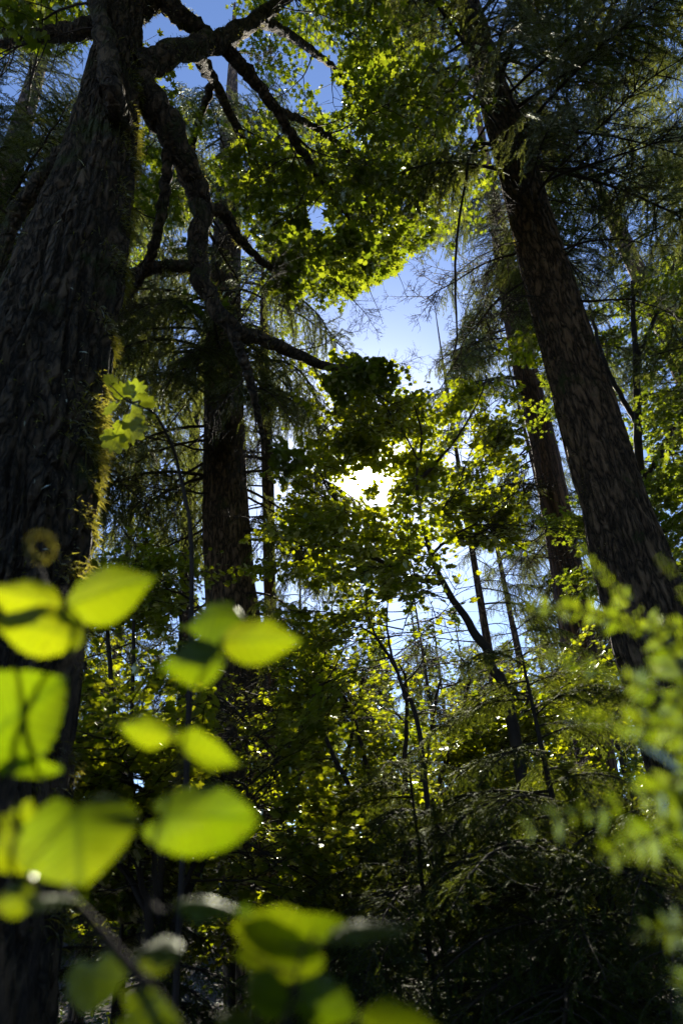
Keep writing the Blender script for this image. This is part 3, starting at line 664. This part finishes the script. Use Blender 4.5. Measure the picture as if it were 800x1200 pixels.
vine_maple('slender curved maple stem below the sun, its dark leaves ringing the glare', [
  [(600, 850, 7.2, 14), (578, 785, 7.2, 12), (558, 742, 7.2, 10.5), (522, 690, 7.2, 7.5), (497, 625, 7.3, 5), (488, 560, 7.5, 3.4), (494, 510, 7.8, 3), (480, 460, 8.2, 1.5)],
  [(516, 684, 7.2, 7), (482, 676, 7.1, 6), (440, 655, 7.1, 5), (390, 640, 7.2, 3), (350, 640, 7.3, 2)],
  [(500, 640, 7.3, 4), (460, 622, 7.4, 3), (405, 600, 7.6, 2.4), (372, 540, 7.9, 1.8), (380, 470, 8.4, 1)],
  [(489, 565, 7.5, 6), (530, 520, 7.7, 2.8), (560, 470, 8.0, 1.8), (570, 440, 8.3, 2)],
  [(505, 650, 7.25, 4), (535, 625, 7.2, 3), (560, 615, 7.3, 2), (578, 620, 7.4, 1)],
  [(490, 540, 7.55, 2.5), (466, 496, 7.8, 2), (440, 462, 8.1, 2), (425, 440, 8.4, 1)],
  [(372, 545, 7.9, 2), (372, 515, 8.0, 1.6), (392, 495, 8.1, 1.2), (415, 488, 8.2, .8)], [(478, 515, 7.7, 2), (468, 505, 7.7, 1.5), (450, 492, 7.7, 1)], [(405, 600, 7.6, 2), (385, 570, 7.6, 1.5), (378, 535, 7.6, 1)],
  [(497, 620, 7.3, 2.4), (515, 600, 7.4, 2), (535, 575, 7.5, 1.5), (545, 545, 7.6, 1)], [(510, 660, 7.2, 2.4), (490, 690, 7.0, 2), (478, 720, 6.9, 1.5), (470, 745, 6.8, 1)], [(488, 590, 7.4, 2), (470, 605, 7.4, 1.6), (455, 640, 7.4, 1)]], 301, 0.085, [20, 7, 8, 13, 12, 8, 9, 8, 7, 12, 9, 5], 0.72, shaft=.16, clip=lambda qq: (lambda x, y, f: (x + 45*np.sin(qq[:, 2]*7 + qq[:, 1]*5) < 575) | (y < 430))(*project(qq)))
def bush(label, px, Y, top, spread, seed, n=5, leaf=0.075, per=12, scale=0.75, clear=None, **kw):
    rs = np.random.RandomState(seed); L = []
    if clear: kw['clip'] = lambda qq: (lambda x, y, f: (x < clear[0]) | (x > clear[1]) | (y < 765) | (y > 1010))(*project(qq))
    g = P(px, 1000, Y); b = gp(g[0], g[1])
    for i in range(n):
        x = px + spread*(i/(max(n-1, 1))-0.5)*2 + rs.randn()*15
        yy = Y + rs.randn()*0.4; tp = top + rs.rand()*60
        L.append([(px + (x-px)*0.1, 1120, Y, 9), (px + (x-px)*0.4, 1120*0.55+tp*0.45, (Y+yy)/2, 7), (x, tp + 0.1*(1120-tp), yy, 4), (x + rs.randn()*25, tp, yy, 2)])
    return vine_maple(label, L, seed, leaf, per, scale, 0.3, name='maple_shrub', **kw)
bush('sunlit yellow-green maple shrub in the centre below the sun', 470, 8.0, 770, 150, 311, n=7, per=9)
bush('sunlit yellow-green maple shrub left of the thin curved stem', 370, 9.0, 780, 80, 312, n=5, per=9, clear=(250, 326))
bush('bright maple shrub between the reddish trunk and the curved stem', 600, 9.5, 790, 50, 313, n=5, per=8, clip=lambda qq: (lambda x, y, f: (x + 30*np.sin(qq[:, 2]*7 + qq[:, 1]*5) < 595) | (y > 790))(*project(qq)))
bush('green maple shrub between the mossy trunk and the straight grey trunk', 150, 6.5, 660, 62, 314, n=6, per=7, clear=(250, 326))
bush('low shaded maple shrub at the lower left beside the mossy trunk', 190, 5.0, 860, 110, 315, n=6, per=10, clear=(250, 326))
bush('small maple shrub in front of the foot of the straight grey trunk', 275, 7.0, 985, 50, 316, n=4, per=6)
bush('low sunlit maple shrub beyond the dark hemlocks at lower right', 560, 9.0, 930, 150, 317, n=8, per=9)
bush('low sunlit maple shrub at the far right behind the dark young hemlock', 740, 8.0, 930, 90, 318, n=6, per=9)
# broadleaf tree at the right behind the leaning fir: crown high
vine_maple('tall green maple behind the leaning fir at the right edge', [
  [(790, 900, 9.5, 16), (770, 700, 9.5, 14), (750, 560, 9.6, 11), (745, 440, 9.8, 8), (740, 330, 10.2, 4)],
  [(752, 570, 9.6, 8), (790, 500, 9.6, 6), (830, 440, 9.8, 3)], [(748, 500, 9.7, 7), (710, 430, 10.2, 5), (690, 360, 10.6, 3)],
  [(760, 640, 9.5, 7), (800, 600, 9.3, 5), (850, 560, 9.2, 3)], [(746, 420, 9.8, 6), (780, 340, 10.2, 4), (800, 270, 10.6, 2)],
  [(765, 680, 9.5, 6), (725, 620, 9.8, 4), (700, 560, 10.2, 2)]], 321, 0.10, [20, 16, 18, 16, 18, 12], 1.0, tm=T_MAPLE, mt='maple')
# broadleaf canopy tree further back, upper centre-left
vine_maple('distant sunlit maple crown behind the drooping boughs at upper left of centre', [
  [(215, 900, 12.5, 14), (220, 600, 12.5, 12), (240, 400, 12.6, 9), (255, 250, 12.8, 5), (260, 150, 13, 3)],
  [(232, 450, 12.5, 7), (300, 340, 12.6, 5), (350, 260, 13, 3)], [(245, 330, 12.7, 6), (330, 230, 13.0, 4), (380, 170, 13.4, 2)],
  [(222, 560, 12.5, 6), (160, 450, 12.4, 5), (130, 350, 12.6, 2)], [(240, 400, 12.6, 6), (190, 300, 12.4, 4), (160, 220, 12.4, 2)]], 322, 0.10, [16, 18, 18, 10, 12], 1.1, tm=T_MAPLE, mt='maple', clip=lambda qq: (lambda x, y, f: (y < 480) )(*project(qq)))

# ------------------------------------------------------------------ small bare snag below the sun
def snag():
    p, rr = px_limb([(492, 870, 6.5, 6), (474, 815, 6.5, 5), (462, 780, 6.5, 4.2), (440, 745, 6.5, 3), (430, 715, 6.6, 2), (428, 690, 6.6, 1)])
    base = gp(p[0][0], p[0][1]); p = np.vstack([base - [0, 0, .1], p]); rr = np.concatenate([[rr[0]*1.2], rr])
    t = thing('dead_sapling', 'small bare dark sapling with forked leafless twigs below the sun', 'dead tree', base)
    m, q, r = limb_mb(p - base, rr, 60, 8); link('trunk', m.mesh('trunk', MAT['twig']), t)
    for sp in ([(464, 785, 6.5, 4), (456, 755, 6.5, 3), (453, 725, 6.6, 2), (456, 690, 6.7, 1)], [(440, 745, 6.5, 2.5), (420, 735, 6.4, 2), (398, 742, 6.4, 1)], [(470, 805, 6.5, 3), (492, 780, 6.6, 2), (500, 755, 6.6, 1)], [(455, 770, 6.5, 2.5), (435, 775, 6.4, 1.5), (418, 770, 6.4, .8)]):
        a, b = px_limb(sp); m, q, r = limb_mb(a - base, b, 24, 6); link('twig', m.mesh('twig', MAT['twig']), t)
snag()
# hanging dead branches of the right fir over the clear sky
for (px, py, Y, yaw, pit, s, kind, i) in [(575, 330, 6.6, 170, -8, .55, 'deadfine', 0), (580, 300, 6.6, 160, 12, .6, 'deadfine', 1), (590, 360, 6.6, 200, -5, .5, 'deadfine', 1)]:
    pos = np.array([np.interp(P(px, py, Y)[2], rq[:, 2], rq[:, c]) for c in range(3)])
    put_bough(rfir, rbase, pos, math.radians(yaw), math.radians(pit), 0, s*2.0, kind, i, force=True)
p, rr = px_limb([(556, 170, 6.2, 4), (545, 215, 6.1, 3.5), (536, 270, 6.0, 3), (533, 330, 6.0, 3), (535, 395, 6.0, 2), (528, 420, 6.0, 1)])
pp = np.vstack([[np.interp(p[0][2]+.3, rq[:, 2], rq[:, c]) for c in range(3)], p]); rr = np.concatenate([[rr[0]*1.3], rr])
m, q, r = limb_mb(pp - rbase, rr, 50, 8); link('dead_branch', m.mesh('dead_branch', MAT['twig']), rfir)

# ------------------------------------------------------------------ foreground: broad toothed leaves
def leaf_blade(L, Wd, kind, rs, cup=0.30, droop=0.3):
    nu, nv = 30, 11
    u = np.linspace(0, 1, nu); vv = np.linspace(-1, 1, nv)
    if kind == 'heart': w = np.where(u < 0.33, np.sqrt(np.clip(1-((u-0.33)/0.36)**2, 0, 1)), np.cos((u-0.33)/0.67*math.pi/2)**0.85)
    else: w = np.sin(math.pi*u**0.82)**(0.72+0.6*u)*(1-0.12*u)
    w = np.clip(w, 0.015, None)
    tooth = 1 + 0.12*((u*10) % 1.0)*(w > 0.1)
    X = u[:, None]*np.ones(nv); Yh = vv[None]*(w*tooth)[:, None]
    Z = -cup*np.cos(vv*math.pi/2)[None]*w[:, None]*0.5 - droop*u[:, None]**2*0.5 + 0.02*np.sin(u[:, None]*16 - np.abs(vv)[None]*4)*np.abs(vv)[None]*w[:, None]
    Z = Z + 0.06*rs.randn()*np.sin(u*5 + rs.rand()*3)[:, None]*vv[None] + 0.035*np.sin(u*4 + rs.rand()*6)[:, None]
    if kind == 'heart': X = X - 0.16*np.abs(vv)[None]**1.3*np.exp(-u*4)[:, None]
    v = np.stack([X*L, Yh*Wd/2, Z*L], -1).reshape(-1, 3); uv = np.stack([X, Yh*0.5], -1).reshape(-1, 2)
    i, j = np.meshgrid(np.arange(nu-1), np.arange(nv-1), indexing='ij')
    return v, np.stack([i*nv+j, (i+1)*nv+j, (i+1)*nv+j+1, i*nv+j+1], -1).reshape(-1, 4), uv
def px_scale(p): return abs(((p-CAM) @ CW)[2])/FPX
def broad_leaves():
    rs = np.random.RandomState(5)
    g = gp(-0.38, 0.62)
    t = thing('leafy_shrub', 'out of focus shrub with broad toothed yellow-green leaves close by at lower left', 'shrub', g)
    def stem(spec, name='stem'):
        p, rr = px_limb(spec); m, q, r = limb_mb(p - g, rr, 40, 8, rough=0.05); return link(name, m.mesh(name, MAT['stem']), t), q + g
    st1 = stem([(430, 1900, .40, 18), (300, 1350, .50, 15), (215, 1210, .55, 14), (160, 1140, .56, 13), (95, 1065, .56, 11), (40, 1005, .56, 9), (0, 930, .56, 7), (-50, 850, .56, 5)])
    st2 = stem([(60, 1800, .45, 14), (20, 1300, .52, 10), (-10, 1050, .56, 8), (15, 900, .56, 7), (60, 800, .56, 6), (98, 745, .55, 5), (92, 712, .55, 4), (70, 690, .55, 3)])
    st3 = stem([(160, 1140, .56, 7), (190, 1000, .56, 6), (215, 880, .56, 5), (235, 800, .56, 4), (262, 755, .56, 3)])
    st4 = stem([(300, 1350, .50, 9), (330, 1220, .55, 7), (350, 1130, .55, 5), (370, 1090, .55, 4)])
    # base px, tip px, width px, distance, tilt about its length (deg), pitch of the tip (m toward viewer), kind
    LV = [((74, 712), (-20, 690), 46, .55, 20, 0, 'oval'), ((100, 752), (-10, 728), 58, .54, 15, .01, 'oval'), ((76, 712), (190, 680), 66, .54, -15, .0, 'oval'),
          ((-28, 870), (78, 790), 112, .55, 10, 0, 'heart'), ((205, 862), (136, 854), 32, .56, 30, 0, 'oval'), ((203, 868), (287, 885), 36, .56, 50, 0, 'oval'),
          ((92, 945), (98, 1050), 122, .54, 5, .02, 'heart'), ((190, 958), (306, 966), 74, .54, -12, 0, 'heart'), ((264, 770), (190, 786), 56, .55, 12, 0, 'oval'),
          ((258, 750), (357, 755), 54, .55, -10, 0, 'oval'), ((285, 725), (212, 742), 44, .62, 55, 0, 'oval'), ((45, 1050), (-10, 1062), 36, .55, 30, 0, 'oval'),
          ((112, 1128), (112, 1188), 66, .60, 60, 0, 'heart'), ((286, 1105), (382, 1115), 62, .58, 58, 0, 'heart'), ((290, 1150), (350, 1180), 48, .56, 55, 0, 'oval'),
          ((285, 1078), (428, 1070), 36, .57, 62, 0, 'oval'), ((380, 1105), (482, 1100), 26, .52, -74, 0, 'oval'), ((356, 1165), (420, 1185), 46, .54, 35, 0, 'heart'),
          ((205, 1062), (290, 1080), 20, .52, -76, 0, 'oval'), ((28, 1055), (95, 1070), 18, .54, -76, 0, 'oval'), ((215, 1118), (155, 1124), 36, .56, 52, 0, 'oval'),
          ((420, 1200), (520, 1190), 40, .54, 60, 0, 'oval'), ((-10, 960), (52, 1025), 46, .57, 30, 0, 'oval'), ((20, 965), (38, 935), 26, .56, 10, 0, 'oval'),
          ((5, 905), (75, 890), 34, .58, 55, 0, 'oval'), ((150, 1190), (235, 1230), 60, .56, 40, 0, 'heart'), ((300, 1215), (250, 1195), 40, .56, 50, 0, 'oval')]
    allst = np.concatenate([st1[1], st2[1], st3[1], st4[1]])
    for (b, e, w, Y, tilt, dz, kind) in LV:
        pb = P(*b, Y); pe = P(*e, Y - dz); ax = pe - pb; L = np.linalg.norm(ax); x = ax/L
        view = norm(CAM - pb); y = norm(np.cross(view, x)); z = np.cross(x, y)
        a = math.radians(tilt); y2 = y*math.cos(a) + z*math.sin(a); z2 = np.cross(x, y2)
        Wd = w*px_scale(pb)/max(abs(math.cos(a)), 0.42)
        v, f, uv = leaf_blade(L, Wd, kind, rs)
        V = v[:, :1]*x + v[:, 1:2]*y2 - v[:, 2:3]*z2
        mb = MB(); mb.add(pb - g + V, f)
        lo = link('leaf', mb.mesh('leaf', MAT['shrub'], uv=uv), t)
        i = np.argmin(np.linalg.norm(allst - pb, axis=1)); s = allst[i]
        if np.linalg.norm(s - pb) > 0.002:
            mid = (s + pb)/2 + np.array([0, 0, -0.004]); q, r = smooth_path([s, mid, pb, pb + x*L*0.06], [0.0011, .0009, .0008, .0005], 12)
            m = MB(); m.add(*tube(q - g, r, 6)); link('petiole', m.mesh('petiole', MAT['stem']), lo)
broad_leaves()
def fiddlehead():
    Y = .62; c = P(47, 641, Y); sc_ = px_scale(c)
    g = gp(c[0]+0.03, c[1]+0.01); t = thing('fern_fiddlehead', 'single curled fuzzy fern fiddlehead in front of the mossy trunk', 'plant', g)
    X = norm(CW @ np.array([1.0, 0, 0])); U = norm(CW @ np.array([0, 1.0, 0]))
    a = np.linspace(-0.6*math.pi, 1.55*math.pi, 50); rad = sc_*np.linspace(17, 13, 50)
    curl = c + np.cos(a)[:, None]*rad[:, None]*X + np.sin(a)[:, None]*rad[:, None]*U
    stemp = np.array([g, g + [0, 0, 0.4], P(75, 900, Y), P(62, 740, Y), P(52, 680, Y), curl[0]])
    q, r = smooth_path(stemp, [.003, .0025, .0022, .002, .0018, .0018], 40)
    m = MB(); m.add(*tube(q - g, r, 8)); link('stem', m.mesh('stem', MAT['stem']), t)
    m = MB(); m.add(*tube(curl - g, np.linspace(.0018, .0034, 50), 8))
    rs = np.random.RandomState(3); n = 900; j = rs.randint(0, 50, n); o = norm(rs.randn(n, 3)); p = curl[j] - g; l = 0.003 + 0.003*rs.rand(n); wv = norm(np.cross(o, rs.randn(n, 3)))*0.0006
    V = np.stack([p, p + o*l[:, None]*.6 + wv, p + o*l[:, None], p + o*l[:, None]*.6 - wv], 1); m.add(V.reshape(-1, 3), np.arange(n*4).reshape(-1, 4))
    link('curled_tip', m.mesh('curled_tip', MAT['moss'], smooth=False), t)
fiddlehead()

# ------------------------------------------------------------------ foreground: fern fronds on the right
def frond(t, g, spec, pl, rs, tilt=0.0, wob=0.2):
    p, rr = px_limb(spec); m, q, r = limb_mb(p - g, rr, 40, 7, rough=0.05)
    o = link('frond', m.mesh('frond', MAT['stem']), t); q = q + g
    ln = np.concatenate([[0], np.cumsum(np.linalg.norm(np.diff(q, axis=0), axis=1))]); tot = ln[-1]
    start = tot*0.25; pos = np.arange(start, tot, pl*0.20); mb = MB(); T = norm(np.gradient(q, axis=0))
    for i, s in enumerate(pos):
        b = np.array([np.interp(s, ln, q[:, c]) for c in range(3)]); tg = norm(np.array([np.interp(s, ln, T[:, c]) for c in range(3)]))
        view = norm(CAM - b + np.array([0, 0, tilt])); side = norm(np.cross(view, tg)); u = s/tot
        l = pl*(0.4+0.8*rs.rand())*min(1.0, 2.2*(1.06-u))
        if rs.rand() < .12: continue
        for sg in (1, -1):
            d = norm(tg*0.55 + side*sg + view*rs.randn()*wob + np.array([0, 0, -0.15]))
            v, f = T_OVAL
            n_ = norm(view + rs.randn(3)*0.45)
            stamp(mb, (v*np.array([1, .62, 1]), f), (b - g)[None], d[None], n_[None], np.array([l]))
    link('leaflets', mb.mesh('leaflets', MAT['fern'], smooth=True), o)
def fern_plant():
    rs = np.random.RandomState(17); g = gp(0.52, 0.55)
    t = thing('fern', 'out of focus feathery fern with sunlit leaflets and glints close by at lower right', 'fern', g)
    S = [[(900, 1700, .52, 8), (860, 1000, .52, 6), (800, 780, .52, 5), (730, 700, .52, 4), (675, 640, .52, 2)],
         [(890, 1700, .5, 8), (850, 950, .5, 6), (790, 770, .5, 5), (705, 722, .5, 4), (596, 706, .5, 2)],
         [(900, 1700, .48, 8), (860, 1050, .48, 6), (810, 850, .48, 5), (740, 800, .48, 3), (640, 768, .48, 2)],
         [(910, 1700, .45, 8), (880, 1100, .45, 6), (830, 920, .45, 5), (745, 935, .45, 4), (615, 972, .45, 2)],
         [(910, 1700, .46, 8), (880, 1100, .46, 6), (830, 880, .46, 5), (750, 850, .46, 3), (650, 838, .46, 2)],
         [(890, 1700, .5, 8), (860, 1250, .5, 6), (820, 1110, .5, 4), (770, 1090, .5, 3), (735, 1105, .5, 2)],
         [(900, 1700, .5, 8), (880, 1000, .5, 6), (850, 760, .5, 5), (800, 690, .5, 4), (770, 650, .5, 2)],
         [(905, 1700, .47, 8), (880, 1000, .47, 6), (840, 830, .47, 5), (790, 820, .47, 4), (735, 835, .47, 2)],
         [(905, 1700, .44, 8), (890, 1100, .44, 6), (850, 960, .44, 5), (790, 970, .44, 4), (690, 1010, .44, 2)],
         [(900, 1700, .49, 8), (870, 950, .49, 6), (830, 760, .49, 5), (790, 735, .49, 4), (745, 745, .49, 2)]]
    S = [[(a, b, Y*1.3, w) for a, b, Y, w in sp] for sp in S]
    for i, s in enumerate(S): frond(t, g, s, [.024, .026, .026, .040, .028, .026, .026, .028, .036, .026][i]*1.5, rs)
fern_plant()

# ------------------------------------------------------------------ hanging spray of big maple leaves beside the left trunk
def leaf_spray():
    rs = np.random.RandomState(23); Y = 2.5
    top = P(205, 500, Y + .3); g = gp(top[0]+0.1, top[1]+.1)
    t = thing('maple_sapling', 'thin maple sapling with large bright leaves against the edge of the mossy trunk', 'young tree', g)
    p = np.array([g - [0, 0, .05], g + [0.05, 0, .8], P(225, 700, Y+.3), P(212, 560, Y+.3), P(185, 490, Y+.1), P(150, 470, Y), P(128, 450, Y)])
    m, q, r = limb_mb(p - g, [.014, .013, .011, .009, .007, .0045, .002], 60, 8, rough=.05); link('trunk', m.mesh('trunk', MAT['twig']), t)
    L = [((150, 470), (138, 436), 1), ((150, 468), (165, 448), .9), ((160, 470), (192, 470), .8), ((150, 490), (160, 540), 1.2), ((140, 505), (122, 545), 1.0), ((165, 480), (190, 495), .7), ((140, 470), (118, 490), .8), ((150, 480), (175, 515), 1.0), ((132, 455), (128, 440), .6), ((135, 510), (112, 520), .7)]
    for b, e, s in L:
        pb = P(*b, Y + rs.randn()*.05); d = norm(P(*e, Y) - pb); nr = norm(norm(CAM - pb)*0.7 + np.array([0, -.1, .5]) + rs.randn(3)*.35)
        mb = MB(); stamp(mb, T_VINE, (pb - g)[None], d[None], nr[None], np.array([0.15*s])); lo = link('leaf', mb.mesh('leaf', MAT['maple'], smooth=False), t)
        i = np.argmin(np.linalg.norm(q + g - pb, axis=1)); w, rr = smooth_path([q[i] + g, (q[i]+g+pb)/2, pb], [.0015, .0012, .001], 8); mm = MB(); mm.add(*tube(w - g, rr, 5)); link('petiole', mm.mesh('petiole', MAT['stem']), lo)
leaf_spray()

# ------------------------------------------------------------------ undergrowth carpet
def undergrowth():
    rs = np.random.RandomState(9); n = 26000
    rr = 2.2 + 26*rs.rand(n)**0.8; a = math.pi/2 + (rs.rand(n)-0.5)*1.9; x = rr*np.cos(a); y = rr*np.sin(a)
    hgt = np.array([mnoise.noise(Vector((x[i]*.5, y[i]*.5, 2.0))) for i in range(n)]).clip(-.3, 1)
    z = ground_z(x, y) + (0.10 + 0.75*(hgt+.3))*rs.rand(n)
    p = np.column_stack([x, y, z]); d = norm(rs.randn(n, 3)*np.array([1, 1, .4])); nr = norm(np.array([0, 0, 1.0]) + rs.randn(n, 3)*.5)
    mb = MB(); stamp(mb, T_OVAL, p, d, nr, 0.06 + 0.09*rs.rand(n)); o = link('undergrowth', mb.mesh('undergrowth', MAT['undergrowth'], smooth=False)); o['kind'] = 'stuff'
    o['label'] = 'low leafy undergrowth covering the forest floor'; o['category'] = 'undergrowth'
undergrowth()

# ------------------------------------------------------------------ the wood all round: a far mass ahead, and an unseen canopy added behind and overhead for shade
def distant_forest():
    rs = np.random.RandomState(31); mb = MB(); nt_ = 90
    for i in range(nt_):
        Y = 24 + 26*rs.rand(); px = -250 + 1300*rs.rand(); b = P(px, 930, Y); b = gp(b[0], b[1])
        h = Y*(0.16 + 0.22*rs.rand())
        q = np.array([b, b + [0.1*rs.randn(), .1, h*.5], b + [.2*rs.randn(), 0, h]]); mb.add(*tube(q, [.16, .1, .02], 6), 0)
        n = 1100; u = rs.rand(n)**0.8; R = (0.15 + 0.16*h*(1-u))*np.sqrt(rs.rand(n)); a = rs.rand(n)*6.283
        p = b + np.column_stack([R*np.cos(a), R*np.sin(a), 0.3 + u*h - R*0.25])
        c = np.array([mnoise.noise(Vector(x*0.9)) for x in p[::1]]); p = p[c > -0.12]
        p = p[~open_sky(p)]; p = p[~blocked(p, rs, fg=False)]
        n = len(p); d = norm(rs.randn(n, 3)*[1, 1, .5]); stamp(mb, T_OVAL, p, d, norm(rs.randn(n, 3) + [0, 0, 1.2]), .14 + .22*rs.rand(n), 1)
    o = link('distant_forest', mb.mesh('distant_forest', [MAT['twig'], MAT['hemlock']], smooth=False)); o['kind'] = 'stuff'
    o['label'] = 'far wood of small trees seen between the nearer trunks'; o['category'] = 'forest'
distant_forest()
def add_shade_canopy():
    rs = np.random.RandomState(32); mb = MB(); n = 46000
    a = rs.rand(n)*6.283; el = np.radians(-4 + 94*rs.rand(n)**0.75); R = 9 + 9*rs.rand(n)
    p = CAM + np.column_stack([R*np.cos(el)*np.cos(a), R*np.cos(el)*np.sin(a), R*np.sin(el)])
    c = np.array([mnoise.noise(Vector(x*0.35)) for x in p]); p = p[c > -0.22]
    x, y, f = project(p); p = p[~(f & (x > -140) & (x < 940) & (y > -160)) ]
    ang = norm(p - CAM) @ SUN; p = p[ang < math.cos(math.radians(24))]
    az_ = np.degrees(np.arctan2(p[:, 0], p[:, 1])); p = p[~((az_ < -62) & (az_ > -170) & (p[:, 2] > 2.5) & (rs.rand(len(p)) < .75))]  # opening shaped on the left so skylight reaches the trunks
    p = p[~blocked(p, rs)]
    n = len(p); stamp(mb, T_VINE, p, norm(rs.randn(n, 3)*[1, 1, .4]), norm(rs.randn(n, 3)*.5 + [0, 0, 1]), .30 + .3*rs.rand(n))
    o = link('shade_canopy', mb.mesh('shade_canopy', MAT['maple'], smooth=False)); o['kind'] = 'stuff'
    o['label'] = 'unseen leaf canopy of the wood, added around and above the viewpoint for shade'; o['category'] = 'canopy'
add_shade_canopy()

# ------------------------------------------------------------------ light
w = bpy.data.worlds.new("World"); SC.world = w; w.use_nodes = True; nt = w.node_tree; nt.nodes.clear()
out = nt.nodes.new("ShaderNodeOutputWorld"); bg = nt.nodes.new("ShaderNodeBackground"); sky = nt.nodes.new("ShaderNodeTexSky")
sky.sky_type = 'NISHITA'; sky.sun_disc = False; sky.sun_elevation = SUN_EL; sky.sun_rotation = SUN_AZ; sky.air_density = 1.0; sky.dust_density = 0.1; sky.ozone_density = 3.0
bg.inputs['Strength'].default_value = 0.075
tc = nt.nodes.new("ShaderNodeTexCoord"); dot = nt.nodes.new("ShaderNodeVectorMath"); dot.operation = 'DOT_PRODUCT'; dot.inputs[1].default_value = tuple(SUN)
nrm = nt.nodes.new("ShaderNodeVectorMath"); nrm.operation = 'NORMALIZE'; nt.links.new(tc.outputs['Generated'], nrm.inputs[0]); nt.links.new(nrm.outputs[0], dot.inputs[0])
ac = nt.nodes.new("ShaderNodeMath"); ac.operation = 'ARCCOSINE'; ac.use_clamp = False; mn = nt.nodes.new("ShaderNodeMath"); mn.operation = 'MINIMUM'; mn.inputs[1].default_value = 0.9999999
nt.links.new(dot.outputs['Value'], mn.inputs[0]); nt.links.new(mn.outputs[0], ac.inputs[0])
# aureole of the low hazy sun: narrow bright core and a wide soft skirt
def expo(width, amp):
    d_ = nt.nodes.new("ShaderNodeMath"); d_.operation = 'DIVIDE'; d_.inputs[1].default_value = -width; nt.links.new(ac.outputs[0], d_.inputs[0])
    e = nt.nodes.new("ShaderNodeMath"); e.operation = 'EXPONENT'; nt.links.new(d_.outputs[0], e.inputs[0])
    m_ = nt.nodes.new("ShaderNodeMath"); m_.operation = 'MULTIPLY'; m_.inputs[1].default_value = amp; nt.links.new(e.outputs[0], m_.inputs[0]); return m_
e1, e2 = expo(0.0095, 1500.0), expo(0.09, 13.0)
sm = nt.nodes.new("ShaderNodeMath"); sm.operation = 'ADD'; nt.links.new(e1.outputs[0], sm.inputs[0]); nt.links.new(e2.outputs[0], sm.inputs[1])
tint = nt.nodes.new("ShaderNodeVectorMath"); tint.operation = 'SCALE'; tint.inputs[0].default_value = (1.0, 0.97, 0.92); nt.links.new(sm.outputs[0], tint.inputs['Scale'])
add = nt.nodes.new("ShaderNodeVectorMath"); add.operation = 'ADD'; tn = nt.nodes.new("ShaderNodeVectorMath"); tn.operation = 'MULTIPLY'; tn.inputs[1].default_value = (0.96, 0.98, 1.12); nt.links.new(sky.outputs[0], tn.inputs[0])
nt.links.new(tn.outputs[0], add.inputs[0]); nt.links.new(tint.outputs[0], add.inputs[1])
nt.links.new(add.outputs[0], bg.inputs['Color']); nt.links.new(bg.outputs[0], out.inputs['Surface'])
w.cycles.sampling_method = 'MANUAL'; w.cycles.sample_map_resolution = 2048

sl = bpy.data.lights.new("sun", 'SUN'); sl.energy = 4.5; sl.angle = math.radians(0.5); sl.color = (1.0, 0.91, 0.75)
so = bpy.data.objects.new("sun", sl); COL.objects.link(so); so.rotation_euler = Vector(SUN).to_track_quat('Z', 'Y').to_euler(); so.location = (0, 0, 40)

# ------------------------------------------------------------------ render settings
SC.view_settings.view_transform = 'Standard'; SC.view_settings.look = 'None'; SC.view_settings.gamma = 1.0; SC.view_settings.exposure = 1.4
SC.view_settings.use_curve_mapping = False
c = SC.cycles
c.use_denoising = True; c.denoising_prefilter = 'ACCURATE'; c.denoising_input_passes = 'RGB_ALBEDO_NORMAL'; c.max_bounces = 6; c.diffuse_bounces = 3; c.glossy_bounces = 2; c.transmission_bounces = 4; c.transparent_max_bounces = 4
c.sample_clamp_indirect = 4.0; c.use_adaptive_sampling = True; c.adaptive_threshold = 0.02
c.caustics_reflective = False; c.caustics_refractive = False
